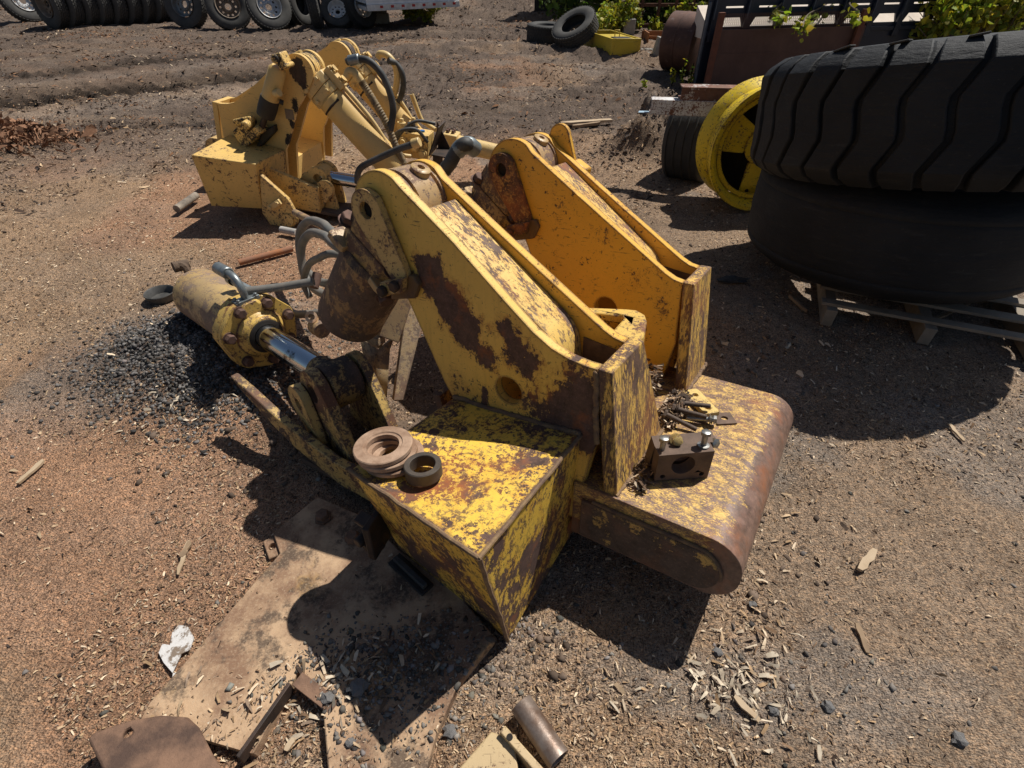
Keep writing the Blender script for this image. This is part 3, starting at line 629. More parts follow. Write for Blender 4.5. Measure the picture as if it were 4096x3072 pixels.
# steering cylinder of the nearer frame, lying on the gravel and pinned between the ears
E0 = V3(-1.258, -.085, .085); END = wl((-1.86, 2.66, .155)); ax = (E0 - END).normalized(); LT = (E0 - END).length
up = wl(V3(.3165, 1.1363, 1.2604)) - wl(V3(.3165, 1.1363, .2604)); up = (up - ax * up.dot(ax)).normalized(); sd = ax.cross(up)
M_scyl = paint('paint_steering_cylinder', (.70, .48, .16), amount=.46, scale=5, orange=.5, chips=.8, dust=.95, edge=0, rust=(.20, .14, .105))
rb = .152; LB = LT - .76
m = nmb().rev(END - ax * .02, ax, [(0, .05), (.0, .118), (.012, .138), (.03, .149), (.038, rb), (LB, rb)], 44, True); scyl = npart(m, 'steering_cylinder', M_scyl, bevel=0)
scyl['label'] = 'dusty yellow cylinder barrel lying on the gravel'
fl = []
F0 = END + ax * LB
M_fl = paint('paint_flange', (.74, .50, .12), amount=.30, scale=8, orange=.5, chips=.8, dust=.2)
bol = [(math.cos(R_(a)) * .165, math.sin(R_(a)) * .165) for a in (18, 68, 118, 168, 218, 268, 318)]
ou = []
for a_ in (18, 68, 118, 168, 218, 268, 318):
    for t_ in (-7, 7): ou.append((math.cos(R_(a_ + t_)) * .203, math.sin(R_(a_ + t_)) * .203))
mm = Matrix((sd, up, ax)).transposed()
m = nmb().prism(ou, -.03, .03, 'xy', M=mm, o=tuple(F0)).prism(ou, .033, .072, 'xy', M=mm, o=tuple(F0))
m.rev(F0 + ax * .07, ax, [(0, .130), (.02, .118), (.03, .105), (.050, .100), (.053, .092), (.053, .05)], 40, False); flg = npart(m, 'gland_flange', M_fl, scyl, .004)
m = nmb().rev(F0 + ax * .115, ax, [(-.04, .090), (.012, .090), (.016, .084), (.016, .066), (-.02, .064)], 36); npart(m, 'seal_ring', M_black, scyl, 0)
m = nmb().prism([(-.05, .02), (.05, .02), (.055, .16), (.04, .185), (-.04, .185), (-.055, .16)], .01, .085, 'xy', M=mm, o=tuple(F0)); npart(m, 'port_boss', M_fl, scyl, .012)
for (a, b) in bol:
    m = nmb().hexbolt(F0 + ax * .073 + sd * a + up * b, ax, .026, .028); npart(m, 'bolt', M_bolt, scyl, .002)
m = nmb().rev(F0 + ax * .10, ax, [(0, .064), (LT - LB - .17, .064)], 40, True); npart(m, 'piston_rod', M_chrome, scyl, 0)
pinv = Matrix.Rotation(R_(-12), 3, 'Z') @ V3(0, 1, 0)
m = nmb().rev(E0 - pinv * .072, pinv, [(0, .05), (0, .100), (.008, .108), (.136, .108), (.144, .100), (.144, .05)], 36, True)
m.rev(E0 - ax * .175, ax, [(0, .062), (.01, .068), (.10, .074)], 28, True); re_ = npart(m, 'rod_eye', paint('paint_rod_eye', (.40, .27, .09), amount=.62, scale=7, orange=.2, chips=.8, dust=.2, edge=0, rust=(.035, .028, .026)), scyl, .003)
m = nmb().rev(E0 - ax * .03 + up * .088, up, [(0, .03), (.010, .03), (.013, .025), (.013, .014), (.0, .012)], 18); npart(m, 'grease_boss', M_dark_steel, scyl, 0)
m = nmb().cyl(END - ax * .07 + up * .05, END + up * .06, .03).prism(drop(0, 0, .07, .09, .0, .05), -.03, .03, 'xz', [circle(0, 0, .03)], o=tuple(END - ax * .085 - up * .03)); npart(m, 'end_lug', NM['base'], scyl, .004)
m = nmb().tube([END - ax * .03 + up * .10, END - ax * .05 + up * .16, END - ax * .08 + up * .17 + sd * .03], .022, 8).cyl(END - ax * .07 + up * .155 - sd * .03, END - ax * .075 + up * .165 + sd * .05, .03); npart(m, 'port_stub', NM['base'], scyl, 0)
# port elbow and line on top of the flange
tp = F0 + up * .185 + ax * .045
m = nmb().box(F0 + up * .188 + ax * .045, (.12, .055, .02), Matrix((sd, ax, up)).transposed())
for t in (-.045, .045):
    for b in (-.015, .02): m.hexbolt(F0 + up * .198 + ax * (.045 + b) + sd * t, up, .009, .012)
npart(m, 'port_clamp', M_zincpipe, scyl, .002)
m = nmb().tube([tp, tp + up * .07, tp + up * .115 - ax * .035, tp + up * .12 - ax * .10], .019, 14); npart(m, 'port_elbow', M_zincpipe, scyl, 0)
h0 = tp + up * .12 - ax * .09
hend = wl(at(1265, 1105, .30))
m = nmb().cyl(h0, h0 - ax * .11, .031, n=20, ch=.004); npart(m, 'hose_collar', M_zincpipe, scyl, 0)
m = nmb().tube([wl(at(985, 1164, .40)), wl(at(1120, 1148, .40)), wl(at(1255, 1126, .42))], .021, 12); hs = npart(m, 'hydraulic_hose', M_greyhose, None, 0)
m = nmb().tube([wl(at(1010, 1165, .36)), wl(at(960, 1140, .38)), wl(at(930, 1117, .39))], .022, 14).rev(wl(at(930, 1117, .39)), wl(at(928, 1113, .39)) - wl(at(945, 1128, .39)), [(-.02, .03), (.012, .034), (.016, .034), (.016, .02), (-.01, .018)], 20); npart(m, 'open_hose_fitting', M_zincpipe, hs, 0)
# coiled hoses behind the first lift cylinder
pts = [(1420, 985, .62), (1330, 930, .62), (1290, 895, .60), (1235, 885, .52), (1200, 930, .42), (1200, 1010, .30), (1225, 1080, .22), (1290, 1130, .22), (1350, 1120, .3), (1420, 1080, .35)]
for off in ((0, 0, 0), (8, 48, 0)):
    m = nmb().tube([wl(at(u + off[0], v + off[1], h)) for u, v, h in pts], .024, 12, 8); npart(m, 'hydraulic_hose', M_greyhose, None, 0)
m = nmb().tube([wl(at(u, v, h)) for u, v, h in ((1430, 1040, .5), (1330, 1015, .5), (1280, 1030, .45), (1235, 1060, .35), (1215, 1130, .2), (1240, 1190, .12))], .02, 12, 8); npart(m, 'hydraulic_hose', M_greyhose, None, 0)
m = nmb().tube([wl(at(u, v, h)) for u, v, h in ((1130, 1225, .12), (1180, 1255, .14), (1240, 1255, .16), (1300, 1250, .2))], .022, 12, 8); npart(m, 'hydraulic_hose', M_greyhose, None, 0)
m = nmb().tube([wl(at(u, v, h)) for u, v, h in ((1180, 850, .30), (1260, 890, .38), (1340, 925, .45))], .024, 10, 6); npart(m, 'hydraulic_hose', NM['eye'], None, 0)
m = nmb().tube([wl(at(u, v, h)) for u, v, h in ((1255, 1150, .28), (1270, 1095, .33))], .026, 14, 0); npart(m, 'hose_fitting', M_bolt, None, 0)
# dark hose with elbow from the second lift cylinder
m = nmb().tube([wl(at(u, v, h)) for u, v, h in ((1885, 585, .98), (1860, 578, 1.0), (1830, 600, .97), (1795, 660, .9), (1750, 710, .8), (1700, 760, .6))], .034, 14, 8); npart(m, 'hydraulic_hose', M_rubber, None, 0)
m = nmb().tube([wl(at(u, v, h)) for u, v, h in ((1900, 598, .96), (1875, 580, .99), (1848, 588, .985), (1832, 603, .965))], .040, 16, 6); npart(m, 'hose_fitting', M_zincpipe, None, 0)
# centre casting between the arms: a standing web, a curved skirt and a clamp tail
M_cast = paint('paint_centre_casting', (.66, .49, .26), amount=.40, scale=6, orange=.3, chips=1., dust=.75, rust=(.19, .145, .115))
def sheet(pts, th):
    P = [wl(at(*p)) for p in pts]; nrm = (P[1] - P[0]).cross(P[-1] - P[0]).normalized() * th
    n = len(P); m = nmb().add([p - nrm * .5 for p in P] + [p + nrm * .5 for p in P], [tuple(range(n)), tuple(range(2 * n - 1, n - 1, -1))] + [(i, (i + 1) % n, n + (i + 1) % n, n + i) for i in range(n)]); return m
m = sheet([(1480, 1330, .34), (1575, 1170, .50), (1670, 1110, .52), (1640, 1230, .40), (1595, 1370, .26)], .03); cast = npart(m, 'centre_casting', M_cast, bevel=.006)
m = sheet([(1625, 1220, .40), (1700, 1235, .36), (1610, 1600, .04), (1570, 1600, .02), (1600, 1380, .24)], .028); npart(m, 'web', M_cast, cast, .004)
L1 = [(1437, 1385, .24), (1500, 1395, .25), (1565, 1365, .27)]; 
rows = [[(1440, 1350, .22), (1510, 1400, .245), (1575, 1355, .27)], [(1452, 1420, .18), (1500, 1440, .20), (1560, 1400, .225)], [(1472, 1500, .11), (1510, 1505, .13), (1555, 1470, .15)], [(1500, 1560, .05), (1525, 1580, .05), (1548, 1590, .04)]]
P = [wl(at(*p)) for r_ in rows for p in r_]
m = nmb().add(P, [(i * 3 + j, i * 3 + j + 1, i * 3 + j + 4, i * 3 + j + 3) for i in range(3) for j in range(2)]); sk = npart(m, 'curved_skirt', M_cast, cast, 0, smooth=80); md = sk.modifiers.new('thick', 'SOLIDIFY'); md.thickness = .03
m = nmb().tube([wl(at(u, v, h)) for u, v, h in ((1435, 1300, .30), (1460, 1330, .285), (1500, 1362, .275), (1525, 1372, .27))], .03, 8, 4).box(wl(at(1508, 1358, .29)), (.06, .05, .04)); npart(m, 'clamp_tail', M_cast, cast, .004)
m = nmb().rev(wl(at(1262, 1290, .16)), wl(at(1262, 1290, .16)) - wl(at(1330, 1370, .16)), [(-.10, .045), (-.06, .045), (-.05, .055), (-.03, .055), (-.02, .04), (0, .04), (.0, .02)], 28, True); tr = npart(m, 'trunnion', NM['eye'], cast, 0)
m = nmb().rev(wl(at(1245, 1268, .22)), wl(at(1245, 1268, .3)) - wl(at(1245, 1268, .2)), [(0, .03), (.02, .032), (.02, .018), (0, .016)], 18); npart(m, 'plastic_cap', plain('orange_cap', (.62, .26, .06), (.55, .45, .35), 20, .5), cast, 0)
# rusty bracket under the weight box
m = nmb().box(V3(-.64, -.50, -.13), (.03, .12, .16), Matrix.Rotation(.3, 3, 'Z')).box(V3(-.67, -.51, -.08), (.07, .05, .05), Matrix.Rotation(.4, 3, 'X')).box(V3(-.66, -.52, -.18), (.09, .06, .03), Matrix.Rotation(.5, 3, 'Y')).cyl(V3(-.67, -.57, -.14), V3(-.67, -.50, -.14), .022, n=10); npart(m, 'bracket', M_dark_steel, bevel=.006)

# ------------------------------------------------------------------ the farther frame: same design, mirrored, cleaner paint, greased pins
M_greasy = [((-.90, 0, .865), (.10, .4, .11), .40), ((-.94, 0, .72), (.06, .4, .12), .24), ((-.83, 0, .58), (.05, .4, .12), .24), ((-.76, 0, .42), (.05, .4, .12), .24), ((-.72, 0, .25), (.07, .4, .10), .40), ((-.60, 0, .64), (.05, .4, .06), .3)]
M_greasy = [(tuple(.83 * q for q in c), tuple(.83 * q for q in r), w_) for c, r, w_ in M_greasy]
BK = (.016, .013, .012)
FM = dict(NM)
FM.update(armA=paint('paint_far_arm', TAN, rust=BK, amount=.08, scale=6, blobs=M_greasy, orange=.1, chips=.25, dust=.2, edge=.1),
          armB=paint('paint_far_arm_plain', TAN, rust=BK, amount=.08, scale=6, blobs=M_greasy[:1], orange=.1, chips=.25, dust=.2, edge=.1),
          infill=paint('paint_far_infill', TAN, amount=.15, scale=5, orange=.2, chips=.4, dust=.25, edge=.3),
          endp=paint('paint_far_end', TAN, amount=.12, scale=5, orange=.2, chips=.4, dust=.25, edge=.3),
          clev=paint('paint_far_clevis', TAN, rust=BK, amount=.36, scale=10, orange=0, chips=1, dust=.2, edge=.2),
          box=paint('paint_far_box', (.80, .53, .16), amount=.12, scale=5, orange=.25, chips=.8, dust=.2, edge=.5, streak=.08, blobs=[((-.35, -.5, -.24), (.5, .3, .10), .22)], rust=(.10, .045, .028)),
          bump=paint('paint_far_bumper', TAN, amount=.3, scale=8, orange=.3, chips=1, dust=.3, edge=.3),
          eye=paint('paint_far_eye', TAN, rust=BK, amount=.52, scale=9, stretch=(.4, 2, .4), orange=0, chips=1, dust=.1, edge=0),
          boss=plain('far_boss', TAN, (.30, .2, .08), 20, .6), barrel=paint('paint_far_barrel', TAN, amount=.02, scale=4, orange=.1, chips=.15, dust=.35, scratch=.25, edge=0, rough=.42),
          head=paint('paint_far_head', (.74, .53, .22), amount=.05, scale=6, orange=.1, chips=.2, dust=.2, edge=.2, rust=(.10, .07, .05)),
          linkA=paint('paint_far_link', TAN, amount=.2, scale=9, orange=.1, chips=.9, dust=.2, rust=(.04, .03, .025)), ear=paint('paint_far_ear', TAN, amount=.2, scale=7, orange=.2, chips=.9, dust=.25, edge=.4, rust=(.06, .04, .03)))
RF = Matrix(((-.98045, -.15773, .11767), (.15896, -.98728, .00109), (.116, .01978, .99305)))
TF = Vector((-2.3779, 4.4463, .388)); SF = .83
MF = Matrix.Translation(TF) @ RF.to_4x4()
far, fmb, fpart = make_unit(MF, SF, -1., True, 'farther tan yellow push frame with cleaner paint, black greased pivots and thick hoses', FM, 'yellow machine push frames')
# short tilt cylinder bolted to the outer face of the first arm
yt = -.105
m = fmb().rev((-.775, yt, .90), V3(-.575 + .775, 0, .48 - .90), [(0, .05), (.03, .072), (.33, .076), (.345, .06), (.40, .058), (.41, .04)], 28, True); tc = fpart(m, 'tilt_cylinder', FM['barrel'], bevel=0)
m = fmb().rev((-.62, yt, .575), V3(.20, 0, -.42), [(-.07, .080), (.03, .083), (.10, .078)], 28, True); fpart(m, 'greasy_gland', M_black, tc, 0)
m = fmb().cyl((-.575, yt, .48), (-.50, yt, .345), .026); fpart(m, 'piston_rod', M_dark_steel, tc, 0)
m = fmb().box((-.83, yt, .955), (.075, .13, .12), Matrix.Rotation(R_(25), 3, 'Y')).cyl((-.80, yt - .09, .97), (-.80, yt + .09, .97), .035).cyl((-.88, yt - .085, .93), (-.88, yt + .06, .93), .02); fpart(m, 'clevis', FM['clev'], tc, .012)
m = fmb().box((-.465, yt, .325), (.16, .16, .07), Matrix.Rotation(R_(40), 3, 'Y')).cyl((-.43, yt - .13, .40), (-.40, yt + .07, .40), .038).box((-.36, yt - .02, .41), (.20, .05, .055), Matrix.Rotation(R_(18), 3, 'Y')); fpart(m, 'rod_clevis', FM['clev'], tc, .012)
m = fmb().prism([(-.30, .36), (-.24, .30), (-.30, .17), (-.40, .215), (-.47, .28), (-.42, .34)], yt - .05, -.005); fpart(m, 'mount_bracket', FM['clev'], tc, .01)
m = fmb().prism([(-.62, .40), (-.50, .33), (-.40, .17), (-.46, .19), (-.62, .34)], yt + .02, -.005); fpart(m, 'greasy_bracket', M_black, tc, .01)
m = fmb().tube([(-.72, yt - .03, .70), (-.76, yt - .07, .705), (-.795, yt - .08, .72)], .032, 12, 4); fpart(m, 'port_elbow', FM['head'], tc, 0)
m = fmb().tube([(-.745, yt - .02, .63), (-.775, yt - .01, .62)], .022, 10, 0); fpart(m, 'port_elbow', M_black, tc, 0)
# data plate
m = fmb().box((-.755, -.003, .50), (.08, .004, .085)); fpart(m, 'data_plate', plain('data_plate', (.20, .15, .13), (.26, .20, .12), 30, .6), bevel=0)
# hoses on its lift cylinders
m = fmb().tube([(-1.31, .10, .985), (-1.388, .1, 1.016), (-1.51, .1, 1.02), (-1.62, .1, .939), (-1.689, .1, .807), (-1.717, .1, .664), (-1.685, .1, .489)], .030, 14, 8); fpart(m, 'hydraulic_hose', M_rubber, bevel=0)
m = fmb().cyl((-1.33, .1, .995), (-1.43, .1, 1.025), .042, n=20, ch=.005); fpart(m, 'hose_collar', M_zincpipe, bevel=0)
m = fmb().tube([(-1.30, .1, .87), (-1.321, .1, .91), (-1.36, .1, .915), (-1.402, .1, .885), (-1.43, .1, .85)], .034, 14, 6); fpart(m, 'hose_fitting', FM['head'], bevel=0)
m = fmb().tube([(-1.43, .1, .855), (-1.463, .1, .810), (-1.564, .1, .671), (-1.652, .1, .531), (-1.725, .1, .367), (-1.81, .1, .197), (-1.86, .1, .05)], .031, 14, 14, .16); fpart(m, 'corrugated_hose', plain('corrugated_sleeve', (.33, .235, .115), (.10, .075, .05), 30, .7), bevel=0)
m = fmb().tube([(-1.27, .96, .90), (-1.299, .96, .938), (-1.383, .96, .926), (-1.456, .96, .841), (-1.462, .96, .703), (-1.418, .96, .571), (-1.324, .96, .443)], .032, 14, 8); fpart(m, 'hydraulic_hose', FM['head'], bevel=0)
m = fmb().tube([(-1.40, .90, .90), (-1.457, .96, .873), (-1.522, .96, .794), (-1.529, .96, .663), (-1.466, .96, .517), (-1.321, .96, .372)], .029, 14, 8); fpart(m, 'hydraulic_hose', M_rubber, bevel=0)
m = fmb().tube([(-2.02, -.2, .50), (-1.871, -.2, .431), (-1.698, -.2, .332), (-1.52, -.2, .222), (-1.462, -.2, .146), (-1.45, -.2, .05)], .029, 14, 8); fpart(m, 'hydraulic_hose', M_rubber, bevel=0)
m = fmb().cyl((-1.99, -.2, .49), (-2.06, -.2, .52), .042, n=20, ch=.005); fpart(m, 'hose_collar', FM['head'], bevel=0)
m = fmb().tube([(-1.62, .96, .62), (-1.72, .96, .40), (-1.78, .96, .36), (-1.9, .9, .33)], .024, 12, 6); fpart(m, 'steel_line', FM['head'], bevel=0)
for o_ in (0, SP):
    e_ = V3(HC[0] - .005, o_ + .125, HC[1]); d_ = V3(-.735, 0, -.678).normalized(); q_ = V3(-d_.z, 0, d_.x)
    for t_ in (.13, .25):
        for sgn in (-1, 1):
            bmx = fmb().hexbolt(e_ + d_ * t_ + q_ * .075 * sgn - V3(0, .110, 0), (0, -1, 0), .020, .018); fpart(bmx, 'bolt', FM['head'], None, .001)
    m = fmb().tube([e_ + d_ * .36 - V3(0, .10, 0) - q_ * .10, e_ + d_ * .36 - V3(0, .142, 0), e_ + d_ * .36 - V3(0, .10, 0) + q_ * .10], .010, 8, 6); fpart(m, 'hose_clip', M_dark_steel, None, 0)
for (P_, r_, mt_) in (([(-1.60, .30, .32), (-1.72, .28, .44), (-1.86, .34, .46), (-1.95, .42, .34)], .017, M_rubber), ([(-1.58, .40, .20), (-1.70, .36, .40), (-1.84, .40, .52), (-2.0, .50, .50)], .015, M_rubber), ([(-1.50, .2, .10), (-1.66, .22, .22), (-1.80, .34, .20)], .02, FM['head']), ([(-1.30, .5, .05), (-1.45, .46, .22), (-1.62, .5, .30)], .02, M_rubber)):
    fpart(fmb().tube(P_, r_, 10, 8), 'hydraulic_hose', mt_, None, 0)
m = fmb().box((-1.62, .30, .16), (.10, .12, .16)).box((-1.66, .16, .10), (.06, .10, .08)); mf = fpart(m, 'manifold', FM['clev'], None, .008)
for (a_, b_, c_) in ((-1.62, .24, .245), (-1.62, .34, .245), (-1.69, .30, .20)): fpart(fmb().hexbolt((a_, b_, c_), (0, 0, 1), .018, .03), 'bolt', M_bolt, mf, .001)
# chrome rod and eye between its ears
m = fmb().cyl((-1.06, -.10, .02), (-1.75, -.02, -.01), .062, n=32); fpart(m, 'piston_rod', M_chrome, bevel=0)
m = fmb().rev((-1.06, -.155, .025), (0, 1, 0), [(0, .06), (0, .10), (.12, .10), (.12, .06)], 32, True); fpart(m, 'rod_eye', FM['ear'], bevel=.004)
# low lug beside its box
m = fmb().prism([(-.655, .09), (-.60, -.28), (-.66, -.385), (-.87, -.385), (-.945, -.32), (-.93, -.2), (-.89, -.10)], -.50, -.455); lg = fpart(m, 'lug_plate', FM['ear'], bevel=.006)
m = fmb().cyl((-.855, -.52, -.30), (-.855, -.40, -.30), .062, n=24, ch=.004); fpart(m, 'pin_end', FM['ear'], lg, 0)
m = fmb().box((-.765, -.525, -.16), (.15, .04, .05), Matrix.Rotation(R_(35), 3, 'Y')); fpart(m, 'keeper_block', FM['head'], lg, .004)
for t in (-.05, .05):
    m = fmb().hexbolt((-.765 + t * .8, -.548, -.16 - t * .57), (0, -1, 0), .018, .018, False); fpart(m, 'bolt', FM['head'], lg, .002)
# valve block with dark bracket
m = fmb().box((-1.78, .55, .27), (.34, .22, .24)); vb = fpart(m, 'valve_block', FM['ear'], bevel=.008)
m = fmb()
for (a, c) in ((-1.70, .30), (-1.82, .27), (-1.90, .22)):
    m.rev((a, .43, c), (0, -1, 0), [(0, .045), (.02, .045), (.02, .03), (.05, .03)], 18, True)
for (a, b) in ((-1.66, .50), (-1.75, .60)): m.cyl((a, b, .38), (a, b, .46), .045, n=8).hexbolt((a, b, .46), (0, 0, 1), .022, .03)
fpart(m, 'valve_ports', FM['head'], vb, .002)
m = fmb().cyl((-1.86, .55, .39), (-1.86, .55, .405), .024); fpart(m, 'blue_cap', plain('blue_cap', (.03, .16, .45), (.02, .1, .3), 20, .5), vb, 0)
m = fmb().cyl((-1.76, .50, .39), (-1.76, .50, .47), .04, n=10).cyl((-1.80, .52, .39), (-1.80, .52, .44), .02); fpart(m, 'black_sensor', M_black, vb, .003)
m = fmb().box((-2.02, .52, .36), (.012, .26, .30), Matrix.Rotation(R_(-18), 3, 'Y')).box((-2.09, .52, .23), (.18, .26, .014)).hull([V3(-2.0, .64, .22), V3(-2.15, .64, .22), V3(-2.15, .65, .22), V3(-2.0, .65, .22), V3(-1.98, .64, .48), V3(-1.99, .64, .48), V3(-1.99, .65, .48), V3(-1.98, .65, .48)]).box((-2.06, .42, .02), (.10, .02, .40)); br = fpart(m, 'bracket', M_dark_steel, bevel=.002)
m = fmb().box((-2.03, 1.1, .18), (.16, .20, .19)).rev((-2.1, 1.1, .17), (-1, 0, -.05), [(0, .09), (.5, .088)], 28, True); rc = fpart(m, 'side_cylinder', FM['head'], bevel=.012)
m = fmb()
for a in (-2.05, -1.99):
    for b in (1.07, 1.13): m.hexbolt((a, b, .275), (0, 0, 1), .018, .028)
fpart(m, 'bolt_cluster', M_bolt, rc, .001)

# ================================================================== LOOSE PARTS LYING ON THE NEARER FRAME
def nf(p, rz=0, tilt=None):      # matrix of a thing placed in the frame's own space
    M = MN @ Matrix.Scale(SN, 4) @ Matrix.Translation(p) @ Matrix.Rotation(rz, 4, 'Z')
    return M @ tilt if tilt is not None else M
M_ring = plain('rusty_ring', (.48, .33, .23), (.25, .15, .095), 18, .85, .1, .5, .003, 120)
M_ringd = plain('dark_collar', (.075, .062, .052), (.12, .095, .075), 20, .6, .4, .35, .003, 120)
def ring(name, M, ro, ri, h, mat, label, groove=False, group=None):
    pr = [(0, ri), (0, ro - .003), (.003, ro), (h - .003, ro), (h, ro - .003), (h, ri + .002), (h - .002, ri)]
    if groove: pr = [(0, ri), (0, ro - .004), (.004, ro), (h - .003, ro), (h, ro - .003), (h, ri + .012), (h - .004, ri + .009), (h - .004, ri)]
    o = MB().rev((0, 0, 0), (0, 0, 1), pr, 56, closed=True).build(name, mat); o.matrix_world = M
    return tag(o, label, 'ring', group)
zb = .199
for i, (dx, dy, t) in enumerate(((.010, .014, 0), (-.002, .002, .5), (-.010, -.004, 1.))):
    ring('steel_ring', nf((-.575 + dx, -.435 + dy, zb + i * .0225), i * 1.3, Matrix.Rotation(R_(-2.2 * t), 4, 'X')), .100 - .002 * i,   .047 + .003 * i, .0195, M_ring,
         ('broad rusty ring at the bottom of the stack on the weight box', 'rusty ring in the middle of the stack on the weight box', 'top rusty ring of the stack on the weight box, grit in its bore')[i], True, 'rusty rings stacked on the weight box')
ring('steel_collar', nf((-.425, -.430, zb + .003)), .059, .040, .046, M_ringd, 'small dark steel collar standing alone beside the ring stack on the weight box')

dd = Vector((.157, .122, 0)).normalized(); ang = math.atan2(dd.y, dd.x)
def bore_block(off, h, label, lean, L=.198):
    o = MB()
    holes = [circle(L * .48, h * .56, .043)] + [circle(a, h * .17, .010, 14) for a in (.028, L - .026)]
    o.prism([(0, .004), (L, 0), (L, h), (.0, h - .004)], -.024, .024, 'xz', holes)
    ob = o.build('bored_block', M_block, bevel=.003)
    ob.matrix_world = nf((.146 - dd.y * off, .141 + dd.x * off, .003), ang, Matrix.Rotation(R_(lean), 4, 'X')); tag(ob, label, 'bearing block', 'bored steel blocks on the bumper'); return ob
M_block = plain('brown_block', (.10, .066, .048), (.19, .125, .09), 14, .75, .2, .4, .003, 100)
b1 = bore_block(.022, .132, 'front brown steel block with a round bore standing upright on the bumper', 3)
b2 = bore_block(.098, .140, 'rear brown steel block leaning behind the front bored block on the bumper', 14, .225)
def bolt(M, L, r, mat, label, group, thread=True, washer=0):
    o = MB(); hr = r * 1.75
    o.rev((0, 0, 0), (0, 0, 1), [(0, hr), (r * 1.1, hr), (r * 1.25, hr * .88)], 6, True)
    pr = [(0, r)]; n = int(L / .0045)
    for i in range(n): pr.append((-L * (i + .5) / n, r * (1 if i % 2 or not thread or i < n * .3 else .86)))
    pr.append((-L, r * .8)); o.rev((0, 0, 0), (0, 0, 1), pr, 18, True)
    root = o.build('hex_bolt', mat); root.matrix_world = M; tag(root, label, 'bolt', group)
    if washer:
        w_ = MB().rev((0, 0, -washer - .012), (0, 0, 1), [(0, r * 1.05), (0, r * 2.1), (.004, r * 2.2), (.006, r * 1.5), (.011, r * 2.0), (.012, r * 1.05)], 24, closed=True).build('washer', mat, root)
    return root
def on1(a, z, y=0): return (.146 + dd.x * a - dd.y * (.022 + y), .141 + dd.y * a + dd.x * (.022 + y), z)
bolt(nf(on1(.020, .172)), .055, .0105, M_zinc, 'bright zinc hex bolt standing in the left end of the front bored block', 'bolts in the bored blocks')
bolt(nf(on1(.168, .186)), .065, .0105, M_zinc, 'bright zinc hex bolt with washer standing tallest on the front bored block', 'bolts in the bored blocks', washer=.045)
bolt(nf(on1(.078, .150, .02), ang, Matrix.Rotation(R_(62), 4, 'X')), .07, .011, paint('paint_bolt', (.50, .36, .13), amount=.35, scale=40, edge=0, orange=.2), 'yellowish hex bolt lying head forward between the two bored blocks', 'bolts in the bored blocks', washer=.008)
bolt(nf(on1(.222, .120, .03), ang, Matrix.Rotation(R_(68), 4, 'X') @ Matrix.Rotation(R_(22), 4, 'Y')), .075, .011, M_zinc, 'zinc hex bolt poking out past the right end of the bored blocks', 'bolts in the bored blocks', washer=.008)
M_thr = plain('old_bolt', (.075, .055, .045), (.14, .10, .075), 40, .7, .4, .4, .003, 150)
for i, (p, q, lab) in enumerate((((.100, .606, .055), (.200, .646, .052), 'upper dark threaded bolt in the heap beside the end plates'), ((.078, .555, .050), (.205, .578, .040), 'middle dark threaded bolt in the heap, tan washer under its head'),
                                 ((.062, .500, .046), (.190, .505, .016), 'lowest dark threaded bolt in the heap, nearest the bored blocks'), ((.090, .585, .018), (.215, .600, .020), 'dark threaded bolt lying under the others in the heap'),
                                 ((.232, .588, .030), (.13, .560, .018), 'pale zinc bolt in the heap with its head turned to the bumper nose'))):
    p, q = Vector(p), Vector(q); M = MN @ Matrix.Scale(SN, 4) @ Matrix.Translation(p) @ (q - p).to_track_quat('-Z', 'X').to_matrix().to_4x4()
    bolt(M, (q - p).length, .0105, M_zinc if i == 4 else M_thr, lab, 'loose bolts heaped on the bumper', washer=.004 if i in (1, 4) else 0)
w_ = MB().rev((0, 0, 0), (0, 0, 1), [(0, .013), (0, .026), (.005, .026), (.005, .013)], 24, closed=True).build('washer', M_thr); w_.matrix_world = nf((.085, .640, .05), 0, Matrix.Rotation(R_(40), 4, 'X')); tag(w_, 'dark round washer leaning against the top of the bolt heap', 'washer')
def slab(pts, h, holes, M, mat, name, label, cat, bev=.003):
    o = MB().prism(pts, 0, h, 'xy', holes).build(name, mat, None, bev); o.matrix_world = M; return tag(o, label, cat)
M_shim = paint('paint_shim', (.76, .55, .19), amount=.2, scale=16, orange=.3, chips=.6, dust=.3, edge_r=.006)
sa, sb = Vector((.078, .770, 0)), Vector((.215, .640, 0)); sl = (sb - sa).length; an = math.atan2(sb.y - sa.y, sb.x - sa.x)
slab([(0, -.036), (sl, -.032), (sl, .034), (.012, .040), (0, .028)], .022, [circle(.045, .002, .013, 16), circle(sl - .04, .002, .013, 16)], nf((sa.x, sa.y, .004), an), M_shim, 'shim_plate', 'thick yellow shim plate with two holes lying behind the bolt heap', 'plate')
slab([(-.042, -.04), (.042, -.036), (.04, .04), (-.04, .04)], .006, [circle(.002, .0, .014, 16)], nf((.262, .655, .002), .6), M_block, 'square_washer', 'thin square rusty plate with one hole lying flat on the bumper', 'plate')
